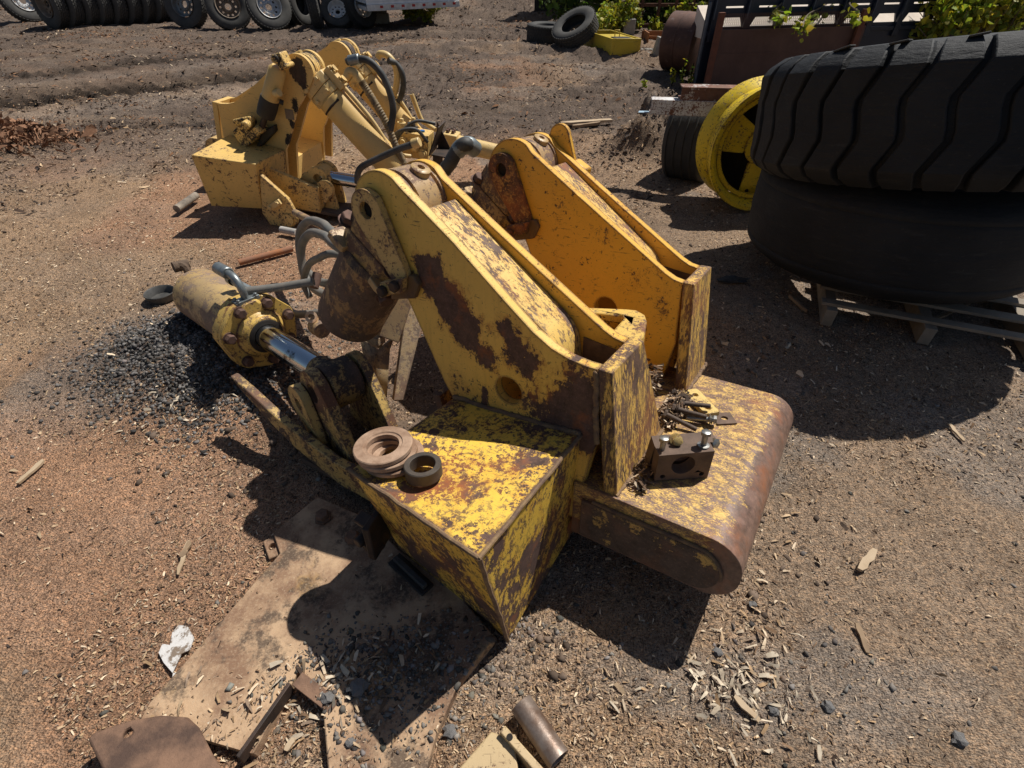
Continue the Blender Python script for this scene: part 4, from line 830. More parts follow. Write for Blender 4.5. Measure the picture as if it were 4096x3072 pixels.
# bark litter blown in between the end plates
n = 1500; lx = .02 + rs.rand(n) * .085 - .14 * (rs.rand(n) < .4); ly = .47 + rs.rand(n) * .27; lz = .004 + .07 * rs.rand(n) ** 1.3 * (1 - np.abs(ly - .60) / .2).clip(.1) * (lx < .12) + .12 * (lx < 0) * rs.rand(n)
m2 = 260; lx = np.append(lx, .075 + rs.rand(m2) * .06); ly = np.append(ly, .06 + rs.rand(m2) * .30); lz = np.append(lz, .003 + .03 * rs.rand(m2)); n += m2
Lc = .005 + .018 * rs.rand(n) ** 1.8; a = rs.rand(n) * 6.28; b = rs.randn(n) * .5; Wd = Lc * (.12 + .2 * rs.rand(n))
ux = np.stack([np.cos(a) * np.cos(b), np.sin(a) * np.cos(b), np.sin(b)], -1); vx = np.stack([-np.sin(a), np.cos(a), .6 * rs.randn(n)], -1); P0 = np.stack([lx, ly, lz], -1)
V = np.stack([P0 - ux * Lc[:, None] - vx * Wd[:, None], P0 - ux * Lc[:, None] + vx * Wd[:, None], P0 + ux * Lc[:, None] + vx * Wd[:, None], P0 + ux * Lc[:, None] - vx * Wd[:, None]], 1).reshape(-1, 3)
V = V * SN @ np.array(RN).T + np.array(TN)
tag(raw('bark_litter', V, np.arange(n * 4).reshape(-1, 4), M_chip, np.repeat(pick(n, [2, 1, 2, 3, 5, 2, 3, 2]), 4, 0)), 'bark litter packed between the two end plates on the bumper', kind='stuff')

# ================================================================== STEEL SCRAP ON THE GROUND
sp_ = NT('scrap_plate')
c1 = sp_.mix(sp_.ramp(sp_.noise(5, 7, .7), .42, .6), (.52, .355, .22), (.25, .15, .095)); c1 = sp_.mix(sp_.ramp(sp_.noise(3.4, 4, .6), .60, .72, 0, .8), c1, (.52, .32, .10))
c1 = sp_.mix(sp_.ramp(sp_.noise(7, 9, .75), .52, .60, 0, .85), c1, (.085, .062, .048)); c1 = sp_.mix(sp_.ramp(sp_.noise(120, 3, .7), .52, .7, 0, .5), c1, (.5, .38, .26))
sp_.done(c1, .85, 0, sp_.bump(sp_.noise(60, 6, .75), .5, .005), .2)
SX = Matrix.Translation((-.45, .75, 0))
def gpoly(pts, o=(-.45, .75)): return [(a - o[0], b - o[1]) for a, b in pts]
root = empty('skid_plate', SX, 'tan rusty steel plate lying half buried under the weight box corner', 'steel plate')
MB().prism(gpoly(PLATE), -.01, PZ, 'xy').build('plate', sp_.m, root, .004)
MB().prism(gpoly([(-.905, 1.105), (-.86, 1.02), (-.895, 1.00), (-.945, 1.075)]), -.004, .027, 'xy', [gpoly(circle(-.902, 1.053, .014, 14))]).build('lug', sp_.m, root, .004)
MB().rev((-.735 + .45, 1.165 - .75, PZ), (0, 0, 1), [(0, .033), (.012, .033), (.014, .026), (.032, .026), (.036, .022)], 6, True).build('bolt', M_steel_rust, root)
MB().rev((-.60 + .45, 1.075 - .75, PZ), (0, 0, 1), [(0, .03), (.02, .028), (.03, .02)], 7, True).build('bolt', M_steel_rust, root)
root = empty('pad', Matrix.Translation((-.36, .93, PZ)) @ Matrix.Rotation(R_(-41), 4, 'Z'), 'small black rubber pad with a raised rib lying on the plate in the shade', 'pad')
MB().box((0, 0, .006), (.185, .055, .012)).build('pad_base', M_black, root, .003); MB().box((0, 0, .022), (.165, .022, .022)).build('rib', M_rubber, root, .004)
# dark curved plate at the lower left and a crossing angle bar
o = MB().prism([(-.215, -.005), (-.205, .012), (-.13, .045), (-.06, .060), (.02, .058), (.06, .035), (.13, -.03), (.24, -.12), (.26, -.20), (.06, -.20), (-.10, -.10)], 0, .022, 'xy', [circle(-.12, .012, .011, 14)]).build('curved_plate', M_steel_rust, None, .006)
o.matrix_world = Matrix.Translation((-.945, .420, .062)) @ Matrix.Rotation(R_(-7), 4, 'X') @ Matrix.Rotation(R_(6), 4, 'Y'); tag(o, 'dark brown curved steel plate at the lower left with one bolt hole', 'steel plate')
a0, a1 = at(1190, 2715, .05), at(1365, 2850, .035)
o = MB()
def bar(mb_, p, q, wd, h): 
    p, q = Vector(p), Vector(q); d = (q - p); L = d.length; d.normalize(); s_ = Vector((-d.y, d.x, 0)).normalized(); u = d.cross(s_)
    return mb_.hull([p - s_ * wd / 2 - u * h / 2, q - s_ * wd / 2 - u * h / 2, q + s_ * wd / 2 - u * h / 2, p + s_ * wd / 2 - u * h / 2, p - s_ * wd / 2 + u * h / 2, q - s_ * wd / 2 + u * h / 2, q + s_ * wd / 2 + u * h / 2, p + s_ * wd / 2 + u * h / 2])
o = bar(MB(), a0, a1, .042, .010); o = o.build('angle_bar', M_steel_rust, None, .002); tag(o, 'short rusty flat bar propped across the lower edge of the skid plate', 'steel bar')
o = bar(MB(), at(1165, 2745, .045), at(960, 3040, .055), .012, .05).build('edge_bar', M_dark_steel, None, .002); tag(o, 'dark steel strip on edge beside the curved plate', 'steel bar')
# tan bracket with its tube at the bottom edge
root = empty('tube_bracket', Matrix.Translation((.02, .44, .0)), 'tan painted bracket with a bare steel tube along its side at the bottom edge', 'bracket')
M_tanp = paint('paint_tan_bracket', (.58, .43, .23), amount=.12, scale=9, orange=.3, chips=.7, dust=.35)
def lw(p): return Vector(p) - Vector((.02, .44, 0))
A, B, Cc, D = at(1965, 2925, .045), at(1830, 3080, .045), at(2080, 3120, .045), at(2055, 2960, .05)
MB().hull([lw(p) - Vector((0, 0, .05)) for p in (A, B, Cc, D)] + [lw(p) for p in (A, B, Cc, D)]).build('plate', M_tanp, root, .004)
E0_, E1_ = at(2020, 2900, .07), at(2190, 3090, .07); dE = (E1_ - E0_).normalized(); sE = Vector((-dE.y, dE.x, 0))
MB().hull([lw(p) + q for q in (Vector((0, 0, -.07)), Vector((0, 0, 0))) for p in (E0_ - sE * .0, E1_, E1_ - sE * .022, E0_ - sE * .022)]).build('flange', M_tanp, root, .003)
MB().cyl(lw(E0_) - sE * .012 + Vector((0, 0, .0005)) + dE * .03, lw(E0_) - sE * .012 + dE * .03 + Vector((0, 0, .002)), .009, n=12).build('bolt_hole', M_hole, root, 0)
T0, T1 = at(2085, 2815, .045), at(2235, 3040, .045); tdir = (T1 - T0).normalized(); tmt = plain('bare_tube', (.16, .10, .07), (.36, .30, .26), 14, .45, .5, .3, .003, 90)
MB().rev(lw(T0), tdir, [(0, .026), (0, .034), (.002, .035), ((T1 - T0).length, .035), ((T1 - T0).length, .028), (0, .026)], 32).build('tube', tmt, root)

# small things lying about
def crumple(name, c, r, mat, label, cat, seed=1, flat=.4, n=3, asp=(1, 1)):
    bm = bmesh.new(); bmesh.ops.create_icosphere(bm, subdivisions=n, radius=1); rr = random.Random(seed)
    from mathutils import noise
    for v in bm.verts:
        q = noise.noise(v.co * 2.1 + Vector((seed, 0, 0))) * .55 + noise.noise(v.co * 5 + Vector((0, seed, 0))) * .3
        v.co = Vector((v.co.x * asp[0], v.co.y * asp[1], v.co.z * flat)) * (1 + q)
        if v.co.z < -.2 * flat: v.co.z = -.2 * flat
    me = bpy.data.meshes.new(name); bm.to_mesh(me); bm.free(); me.materials.append(mat); o = bpy.data.objects.new(name, me); COL.objects.link(o)
    o.scale = (r, r, r); o.location = c; return tag(o, label, cat)
pw = NT('chalky_scrap'); pc = pw.mix(pw.ramp(pw.noise(22, 7, .75), .50, .56), (.62, .60, .58), (.22, .17, .13)); pw.done(pc, .9, 0, pw.bump(pw.noise(14, 5, .7), .6, .01), .2)
def scrap(pts, z, th, mat, name, label, cat):
    c = sum((Vector(p) for p in pts), Vector()) / len(pts)
    o = MB().prism([(p[0] - c.x, p[1] - c.y) for p in pts], 0, th, 'xy').build(name, mat, None, 0, loc=(c.x, c.y, z)); return tag(o, label, cat)
ps = [at(*q) for q in ((760, 2515), (785, 2560), (768, 2610), (735, 2625), (700, 2700), (665, 2660), (645, 2620), (660, 2585), (690, 2590), (700, 2535), (725, 2510))]
scrap(ps, float(ground_h(np.array([ps[0].x]), np.array([ps[0].y]))[0]) + .014, .004, pw.m, 'foam_scrap', 'flat torn white scrap lying on the tan soil left of the skid plate', 'litter')
ps = [at(*q) for q in ((700, 2690), (745, 2720), (725, 2770), (705, 2830), (690, 2780))]
scrap(ps, .010, .004, pw.m, 'foam_scrap', 'smaller torn white scrap lying just below the larger white one', 'litter')
M_stick = plain('weathered_wood', (.33, .23, .14), (.20, .135, .085), 8, .9, 0, .6, .004, 40)
M_pale = plain('pale_wood', (.52, .40, .27), (.40, .29, .18), 8, .9, 0, .5, .004, 40)
def stick(u0, v0, u1, v1, wd, th, label, mat=None, z=.012, name='wood_stick'):
    p, q = at(u0, v0), at(u1, v1); zz = [float(ground_h(np.array([k.x]), np.array([k.y]))[0]) + z for k in (p, q)]
    L = (q - p).length; o = MB(); rr = random.Random(int(u0)); pts = []
    N_ = 5; d = (q - p).normalized(); s_ = Vector((-d.y, d.x, 0))
    for sgn, rng in ((1, range(N_ + 1)), (-1, range(N_, -1, -1))):
        for i in rng: pts.append(d * (L * i / N_ - L / 2 + rr.uniform(-.02, .02) * L) + s_ * sgn * wd / 2 * rr.uniform(.55, 1.25) * (1 if 0 < i < N_ else .6))
    ob = o.prism([(k.x, k.y) for k in pts], 0, th, 'xy').build(name, mat or M_stick, None, 0)
    mid = (p + q) / 2; ob.location = (mid.x, mid.y, (zz[0] + zz[1]) / 2); return tag(ob, label, 'stick', 'single sticks on the soil')
stick(735, 2240, 768, 2175, .022, .008, 'straight brown stick on the soil left of the lug of the skid plate'); stick(720, 2310, 760, 2175, .016, .006, 'long split brown stick standing out left of the skid plate', M_pale)
stick(80, 1945, 185, 1850, .022, .01, 'pale broken stick on the tan soil at the left edge', M_pale); stick(3790, 1700, 3850, 1770, .02, .008, 'pale split stick on the soil right of the bumper', M_pale)
stick(3430, 2290, 3490, 2210, .03, .012, 'pale flat wood chip piece right of the bumper end', M_pale, name='wood_piece'); stick(2240, 505, 2445, 492, .09, .03, 'long weathered lath lying in the mulch beyond the farther frame', M_pale, .03, 'lath')
stick(2290, 515, 2400, 500, .05, .03, 'dark lath lying against the long weathered lath', M_stick, .02, 'lath'); stick(3420, 2500, 3465, 2620, .018, .006, 'slim tan stick on the soil at the lower right', M_stick)
stick(2930, 2790, 3030, 2890, .02, .008, 'pale stick lying across the splinter drift at the lower right', M_pale); stick(2000, 2985, 2065, 2950, .02, .008, 'short pale stick beside the tan bracket', M_pale)
stick(1150, 3010, 1180, 2960, .022, .008, 'short pale stick beside the dark steel strip', M_pale); stick(1530, 2990, 1565, 2955, .022, .008, 'short pale stick in the gravel below the skid plate', M_pale)
for u, v, r, lab, sd_ in ((1445, 2775, .026, 'largest grey stone on the litter at the lower end of the skid plate', 3), (1325, 2815, .018, 'grey stone beside the flat bar on the skid plate', 5), (1800, 2930, .020, 'grey stone at the bottom of the picture left of the tan bracket', 8), (1415, 2990, .013, 'small blue grey stone below the skid plate', 9),
                          (3830, 2960, .020, 'pale grey stone at the lower right corner', 11), (3090, 2840, .017, 'grey stone beside the splinter drift at the lower right', 14), (3310, 2830, .016, 'tan stone right of the splinter drift', 16), (2870, 2610, .015, 'grey stone on the soil below the bumper shadow', 21), (3010, 2420, .014, 'round grey stone close to the bumper shadow', 22)):
    p = at(u, v); crumple('stone', (p.x, p.y, float(lying(np.array([p.x]), np.array([p.y]))[0]) + r * .3), r, plain('stone_grey', (.24, .235, .23), (.14, .13, .125), 30, .9, 0, .7, .004, 80), lab, 'stone', sd_, .75, 2)
def pipe(u0, v0, u1, v1, r, mat, label, cat='pipe', name='steel_pipe', z=.0):
    p, q = at(u0, v0, r), at(u1, v1, r); o = MB().rev(p - p, q - p, [(0, r * .8), (0, r), ((q - p).length, r), ((q - p).length, r * .8)], 18, True).build(name, mat, None, 0, loc=(p.x, p.y, r + z)); return tag(o, label, cat)
pipe(958, 1056, 1172, 1000, .022, plain('red_rust', (.26, .135, .085), (.40, .15, .05), 5, .85, 0, .5, .003, 90), 'rusty orange pipe lying on the soil between the two frames', z=.012)
pipe(1128, 928, 1190, 940, .026, plain('white_pipe', (.55, .53, .50), (.35, .33, .30), 14, .6), 'pale pipe stub lying in the shadow under the farther frame', z=.02)
pipe(712, 850, 790, 795, .03, plain('grey_stake', (.40, .34, .27), (.06, .05, .045), 7, .9, 0, .6, .004, 60), 'grey split stake lying by the corner of the farther frame', 'stake', 'wood_stake', .03)
p = at(653, 1200)
o = MB().rev((0, 0, 0), (0, 0, 1), [(.004, 0.001), (.004, .066), (.004, .068), (.045, .082), (.05, .088), (.046, .09), (.0, .075), (0, .001)], 44).build('rubber_lid', M_rubber, None, 0, loc=(p.x, p.y, .012)); tag(o, 'shallow black rubber dish lying left of the steering cylinder, chips inside', 'dish')
p = at(60, 560)

# ================================================================== TYRES
M_tyre = plain('tyre_dusty', (.045, .044, .043), (.085, .080, .072), 5, .85, 0, .35, .004, 60)
M_tyreb = plain('tyre_black', (.028, .028, .028), (.055, .053, .05), 4, .8, 0, .35, .004, 60)
M_alu = plain('wheel_alloy', (.62, .62, .62), (.36, .35, .34), 14, .45, .5, .15, .002, 90)
M_white = plain('wheel_white', (.80, .80, .80), (.66, .65, .63), 9, .5, .1, .1, .002, 60)
M_rimg = plain('wheel_grey_blue', (.23, .27, .29), (.16, .12, .085), 7, .65, .2, .3, .002, 90)
M_rimr = plain('wheel_rust', (.20, .135, .085), (.32, .27, .22), 9, .8, .1, .4, .003, 90)
def tyre_profile(R, W, bead=.55, grooves=4):
    h = W / 2; p = [(-.34 * W, R * bead), (-.42 * W, R * (bead + .03)), (-.49 * W, R * .70), (-.50 * W, R * .80), (-.47 * W, R * .91), (-.43 * W, R * .965), (-.38 * W, R * .99)]
    for i in range(grooves):
        c = (-.28 + .56 * i / max(1, grooves - 1)) * W; g_ = .018 * W / .28
        p += [(c - g_ * 1.2, R), (c - g_, R * .975), (c + g_, R * .975), (c + g_ * 1.2, R)]
    q = [(.38 * W, R * .99), (.43 * W, R * .965), (.47 * W, R * .91), (.50 * W, R * .80), (.49 * W, R * .70), (.42 * W, R * (bead + .03)), (.34 * W, R * bead)]
    return p + q + [(.30 * W, R * (bead + .02)), (.30 * W, R * .8), (0, R * .93), (-.30 * W, R * .8), (-.30 * W, R * (bead + .02))]
def axis_m(c, ax):
    return Matrix.Translation(Vector(c)) @ Vector(ax).to_track_quat('Z', 'Y').to_matrix().to_4x4()
def sipes(R, W, n=44, seed=0):
    """cross cuts of the tread as small raised blocks"""
    mb_ = MB()
    for k in range(n):
        a = 2 * math.pi * k / n; rad = Vector((math.cos(a), math.sin(a), 0)); tan = Vector((-math.sin(a), math.cos(a), 0))
        for j, z in enumerate((-.37, -.19, 0, .19, .37)):
            c = rad * (R * .995) + Vector((0, 0, z * W)) + tan * (R * .06 * (j % 2)); 
            mb_.box(c, (.014, R * 2 * math.pi / n * .62, W * .13), Matrix((rad, tan, Vector((0, 0, 1)))).transposed())
    return mb_
def rim_disc(R, holes=10, dish=.0, hub=.10):
    mb_ = MB(); r = R * .545
    mb_.rev((0, 0, 0), (0, 0, 1), [(.13, r), (.135, r * 1.02), (.125, r * .97), (.05, r * .93), (-.02 + dish, r * .90), (-.02 + dish, r * .86)], 40)
    hs = [circle(math.cos(2 * math.pi * k / holes) * r * .64, math.sin(2 * math.pi * k / holes) * r * .64, r * .095, 12) for k in range(holes)] + [circle(0, 0, r * .27, 24)]
    mb_.prism(circle(0, 0, r * .90, 40), dish - .02, dish - .005, 'xy', hs)
    mb_.rev((0, 0, dish - .005), (0, 0, 1), [(0, r * .52), (.03, r * .46), (.03, r * .28), (-.01, r * .27)], 32)
    nuts = MB()
    for k in range(10):
        a = 2 * math.pi * (k + .5) / 10; nuts.rev((math.cos(a) * r * .38, math.sin(a) * r * .38, dish + .02), (0, 0, 1), [(0, r * .035), (.02, r * .035)], 6, True)
    return mb_, nuts
PROTO = {}
def truck_tyre(c, ax, label, rim=None, dish=0., R=.515, W=.27, group=None, mat=None, name=None, tread=True):
    key = (round(R, 3), round(W, 3), mat)
    if key not in PROTO:
        me = MB().rev((0, 0, 0), (0, 0, 1), tyre_profile(R, W), 48, closed=True); t0 = me.build('tyre', mat or M_tyre, None, 0, smooth=35); tr = sipes(R, W).build('tread', mat or M_tyre, None, 0)
        PROTO[key] = (t0.data, tr.data); bpy.data.objects.remove(t0); bpy.data.objects.remove(tr)
    M = axis_m(c, ax); root = empty(name or ('truck_wheel' if rim else 'truck_tyre'), M, label, 'wheel' if rim else 'tyre', group)
    for nm, me in list(zip(('casing', 'tread'), PROTO[key]))[:2 if tread else 1]:
        o = bpy.data.objects.new(nm, me); COL.objects.link(o); o.parent = root
    if rim:
        a, b = rim_disc(R, 10, dish); r_ = a.build('rim', rim, root, 0); b.build('wheel_nuts', rim, r_, 0)
    return root
# the long row on the left
GR = 'truck tyres standing in a row'
p0, p1 = at(240, 111), at(690, 86); dirv = (p1 - p0).normalized(); axr = Vector((-.42, -.90, .06))
labs = ['truck wheel with dusty grey steel rim at the near end of the standing tyre row', 'second tyre of the standing row, directly behind the grey steel wheel']
NR = 9
for i in range(NR):
    c = p0 + dirv * ((p1 - p0).length * i / (NR - 1)) + Vector((0, 0, .50)); a = axr + Vector((rnd.uniform(-.04, .04), rnd.uniform(-.04, .04), rnd.uniform(-.03, .05)))
    truck_tyre(c, a, labs[0] if i == 0 else labs[1] if i == 1 else ('last tyre at the far end of the standing tyre row' if i == NR - 1 else f'{["third","fourth","fifth","sixth","seventh","eighth"][i-2]} tyre in the standing row counted from the grey steel wheel'), M_rimr if i == 0 else None, .02, group=GR)
truck_tyre(at(118, 89) + Vector((0, .15, .47)), (.80, -.50, .38), 'truck wheel with shiny alloy rim tilted at the far left edge', M_alu, -.03)
LN = 'loose truck wheels leaning together'
truck_tyre(at(772, 112) + Vector((-.05, .12, .48)), (-.12, -.95, .28), 'truck wheel with blue grey rim leaning left beside the tyre row', M_rimg, .03, group=LN)
truck_tyre(at(960, 117) + Vector((-.18, .10, .47)), (.42, -.84, .32), 'truck wheel with deep rusty rim leaning between its two neighbours', M_rimr, -.06, group=LN)
truck_tyre(at(1130, 119) + Vector((-.24, .10, .46)), (.50, -.74, .42), 'truck wheel with grey many holed rim, rightmost of the three leaning wheels', M_alu, -.02, group=LN)
for i, u in enumerate((1168, 1192, 1216)):
    truck_tyre(at(u, 103) + Vector((0, .1, .5)), (.93, -.35, .05), ('tread side tyre directly behind the right leaning wheel', 'middle tyre of the three standing behind the leaning wheels', 'rightmost of the three tyres standing behind the leaning wheels')[i], group='tyres standing behind the leaning wheels')
truck_tyre(at(1270, 117) + Vector((0, .12, .50)), (.97, .22, .04), 'tyre showing its worn tread to the viewer, left of the white wheel')
truck_tyre(at(1366, 112) + Vector((-.02, .0, .33)), (.14, -.76, .62), 'white alloy truck wheel leaning back with ten round holes', M_white, .0, R=.40)
truck_tyre(at(1385, 100) + Vector((-.15, .45, .62)), (.2, -.8, .55), 'tyre propped up behind the white alloy wheel')
truck_tyre(at(1462, 113) + Vector((-.06, .05, .43)), (.78, -.55, .30), 'narrow black wheel with white rim leaning right of the white wheel', M_white, -.02, R=.43, W=.2, mat=M_tyreb)

# trailer side raised on blocks
tl, trr = at(1466, 42), at(1838, 28)
zT = .62
A, B = at(1470, 52, .40), at(1836, 33, .40); dv = (B - A); Lr = dv.length; dv.normalize(); an = math.atan2(dv.y, dv.x)
root = empty('trailer_side', Matrix.Translation(A - Vector((0, 0, .40))) @ Matrix.Rotation(an, 4, 'Z'), 'silver ribbed trailer body with red reflectors set on concrete blocks', 'trailer')
M_rib = plain('ribbed_aluminium', (.86, .90, .94), (.66, .72, .78), 5, .35, .25, .1, .002, 40); M_rail = plain('trailer_rail', (.74, .75, .75), (.5, .49, .47), 8, .5, .2, .3, .003, 60)
o = MB()
for k in range(24): o.prism([(-.02, .56 + k * .055), (.0, .565 + k * .055), (.0, .60 + k * .055), (-.02, .608 + k * .055)], 0, Lr, 'yz', o=(0, 0, 0))
o.box((Lr / 2, 1.2, 1.2), (Lr, 2.3, 1.25)); o.build('ribbed_wall', M_rib, root, 0)
o = MB().box((Lr / 2, -.03, .50), (Lr, .05, .115)).box((Lr / 2, -.045, .445), (Lr, .03, .02)).box((Lr / 2, 1.2, .47), (Lr, 2.2, .08)); o.build('side_rail', M_rail, root, .004)
M_red = plain('red_reflector', (.45, .02, .02), (.32, .02, .02), 20, .3, 0, 0)
for k in range(8): MB().box((.35 + k * (Lr - .5) / 7, -.058, .51), (.075, .008, .05)).build('reflector', M_red, root, .002)
o = MB()
for k in range(46): o.cyl((.05 + k * Lr / 46, -.062, .465), (.05 + k * Lr / 46, -.055, .465), .010, n=8)
o.build('rivets', M_rail, root, 0)
M_conc = plain('concrete', (.34, .325, .29), (.23, .215, .19), 6, .92, 0, .7, .01, 40)
for i, (u0, u1, v, h, lab) in enumerate(((1478, 1540, 98, .40, 'pale concrete block under the near end of the trailer'), (1652, 1682, 80, .41, 'narrow concrete pillar under the middle of the trailer'), (1806, 1836, 58, .40, 'concrete block under the far right end of the trailer'))):
    a_, b_ = at(u0, v), at(u1, v); c = (a_ + b_) / 2
    o = MB().box((0, 0, h / 2), ((b_ - a_).length, .5, h)) if i else MB().box((0, 0, .12), ((b_ - a_).length * 1.05, .55, .24)).box((-.02, .02, .32), ((b_ - a_).length, .5, .155))
    o = o.build('concrete_block', M_conc, None, .02); o.location = (c.x, c.y + .3, 0); o.rotation_euler.z = an; tag(o, lab, 'concrete block', 'blocks under the trailer')

# ================================================================== PLANTS
def leaf_mat(name, a, b):
    n = NT(name); at_n = n.n('Attribute', attribute_name='tint').outputs['Color']
    c = n.mix(n.noise(9, 3, .5), n.mix(1., at_n, a, 'MULTIPLY'), n.mix(1., at_n, b, 'MULTIPLY'))
    n.done(c, .55, 0, None, .3)
    tr_ = n.n('BsdfTranslucent'); n.put(tr_.inputs[0], n.mix(1., c, (1.3, 1.25, .6), 'MULTIPLY')); mx = n.n('MixShader'); mx.inputs[0].default_value = .38
    n.t.links.new(n.b.outputs[0], mx.inputs[1]); n.t.links.new(tr_.outputs[0], mx.inputs[2]); n.t.links.new(mx.outputs[0], n.t.nodes['Material Output'].inputs[0])
    return n.m
M_leaf = leaf_mat('leaf_yellow_green', (.36, .40, .05), (.16, .24, .04)); M_leafd = leaf_mat('leaf_green', (.12, .19, .04), (.05, .10, .022))
M_bark = plain('twig_bark', (.10, .075, .05), (.17, .13, .09), 12, .9, 0, .5, .004, 50)
def leaves(C, size, seed):
    r = np.random.RandomState(seed); n = len(C); a = r.rand(n) * 6.28; t = r.randn(n) * .7; s_ = size * (.35 + 1.05 * r.rand(n))
    u = np.stack([np.cos(a) * np.cos(t), np.sin(a) * np.cos(t), np.sin(t) - .3], -1); u /= np.linalg.norm(u, axis=1)[:, None]
    w_ = np.cross(u, r.randn(n, 3)); w_ /= np.linalg.norm(w_, axis=1)[:, None]; nn = np.cross(u, w_)
    prof = ((0, 0, 0), (.3, .36, .06), (.62, .34, .02), (1., 0, -.14), (.62, -.34, .02), (.3, -.36, .06))
    V = np.stack([C + (u * p + w_ * q + nn * k) * s_[:, None] for p, q, k in prof], 1).reshape(-1, 3)
    b = np.arange(n)[:, None] * 6; F = np.concatenate([b + np.array([[0, 1, 2, 3]]), b + np.array([[0, 3, 4, 5]])])
    return V, F, np.repeat((.45 + 1.0 * r.rand(n, 1)) * np.stack([.8 + .6 * r.rand(n), .85 + .25 * r.rand(n), .7 + .6 * r.rand(n)], -1), 6, 0)
def shrub(label, base, clumps, n, size, mat, seed, cat='shrub', group=None, name='shrub', stems=True):
    """stems from the base to each clump, many small leaves in uneven clumps"""
    r = np.random.RandomState(seed); base = Vector(base); root = empty(name, base, label, cat, group); pts = []
    st = MB()
    for (cx, cy, cz, rr) in clumps:
        c = np.array([cx, cy, cz]); d = r.randn(n, 3); d /= np.linalg.norm(d, axis=1)[:, None]; k = r.rand(n, 1) ** .45
        sub = r.randn(6, 3) * .55; q = c + (d * k + sub[r.randint(0, 6, n)]) * rr * np.array([1, 1, .85]) * .75; pts.append(q)
        if stems:
            e = Vector((cx, cy, cz)); mid = e * .5 + Vector(r.randn(3) * rr * .3); st.tube([(0, 0, 0), mid, e, e + Vector(r.randn(3) * rr * .6)], .012, 6, 4)
            for _ in range(4): st.tube([mid, e + Vector(r.randn(3) * rr * .7)], .006, 5, 0)
    V, F, c = leaves(np.concatenate(pts), size, seed); V = V[:]; lo_ = raw('foliage', V, F, mat, c); lo_.parent = root
    if stems: st.build('stem', M_bark, root, 0)
    return root
def rel(u, v, h, b): p = at(u, v, h) - Vector(b); return (p.x, p.y, p.z)
# weeds under the trailer
for i, (u, v, h, lab) in enumerate(((1648, 86, .32, 'left weed under the trailer, close to the concrete pillar'), (1712, 92, .36, 'bushiest bright weed under the trailer'), (1760, 72, .30, 'weed under the far end of the trailer'))):
    b = at(u, v); shrub(lab, b, [(0, 0, h * .5, .15), (.12, .05, h * .8, .13), (-.12, .02, h * .6, .12)], 130, .07, M_leaf, 40 + i, 'weed', 'weeds under the trailer', 'weed')
b = at(1880, 12); shrub('low green bush right of the trailer at the foot of the mulch bank', b, [(0, 0, .15, .22), (.4, .1, .2, .2)], 160, .09, M_leafd, 47)

# ================================================================== BACKGROUND ON THE RIGHT
truck_tyre(at(2186, 178) + Vector((.02, .38, .17)), (.03, -.02, 1), 'worn dark tyre lying flat on the soil at the far centre', R=.44, W=.34, mat=M_tyreb)
truck_tyre(at(2300, 206) + Vector((.0, .30, .36)), (-.42, -.34, .82), 'dusty tyre leaning on the flat tyre and the yellow box', R=.46, W=.30)
truck_tyre(at(2390, 82) + Vector((.0, .3, .52)), (-.80, -.58, .10), 'big tyre standing upright behind the leafy bush', R=.60, W=.45, mat=M_tyreb)
M_ybox = paint('paint_yellow_box', (.62, .46, .035), amount=.10, scale=7, orange=.2, chips=.4, dust=.1, edge=.3)
f0, f1 = at(2440, 231), at(2556, 230); bk = at(2330, 190); dx_ = (f1 - f0); wB = dx_.length; dx_.normalize(); dy_ = (bk - f0); lB = dy_.length; dy_.normalize()
root = empty('yellow_box', f0, 'bright yellow steel box with lifting handle and hook beside the leaning tyre', 'steel box')
def bp(a, b, c): return dx_ * a + dy_ * b + Vector((0, 0, c))
hB = .31
def slabq(p, th, up_): pass
o = MB()
o.hull([bp(0, 0, .012), bp(wB, 0, .012), bp(wB, .03, .012), bp(0, .03, .012), bp(0, 0, hB), bp(wB, 0, hB), bp(wB, .03, hB), bp(0, .03, hB)])
o.hull([bp(0, .031, .012), bp(.03, .031, .012), bp(.03, lB, .012), bp(0, lB, .012), bp(0, .031, hB), bp(.03, .031, hB), bp(.03, lB, hB), bp(0, lB, hB)])
o.hull([bp(wB - .03, .031, .012), bp(wB, .031, .012), bp(wB, lB, .012), bp(wB - .03, lB, .012), bp(wB - .03, .031, hB), bp(wB, .031, hB), bp(wB, lB, hB), bp(wB - .03, lB, hB)])
o.hull([bp(.03, lB - .03, .012), bp(wB - .03, lB - .03, .012), bp(wB - .03, lB - .002, .012), bp(.03, lB - .002, .012), bp(.03, lB - .03, hB), bp(wB - .03, lB - .03, hB), bp(wB - .03, lB - .002, hB), bp(.03, lB - .002, hB)])
o.build('box_walls', M_ybox, root, .004)
MB().hull([bp(.03, .031, hB - .035), bp(wB - .03, .031, hB - .035), bp(wB - .03, lB * .62, hB - .035), bp(.03, lB * .62, hB - .035), bp(.03, .031, hB - .018), bp(wB - .03, .031, hB - .018), bp(wB - .03, lB * .62, hB - .018), bp(.03, lB * .62, hB - .018)]).build('lid', M_ybox, root, .002)
MB().hull([bp(.12, .06, hB - .016), bp(.44, .06, hB - .016), bp(.44, .32, hB - .016), bp(.12, .32, hB - .016), bp(.12, .06, hB - .004), bp(.44, .06, hB - .004), bp(.44, .32, hB - .004), bp(.12, .32, hB - .004)]).build('mat', M_black, root, .002)
MB().hull([bp(.05, -.006, .05), bp(wB - .05, -.006, .05), bp(wB - .05, -.001, .05), bp(.05, -.001, .05), bp(.05, -.006, .26), bp(wB - .05, -.006, .26), bp(wB - .05, -.001, .26), bp(.05, -.001, .26)]).build('front_panel', M_ybox, root, .003)
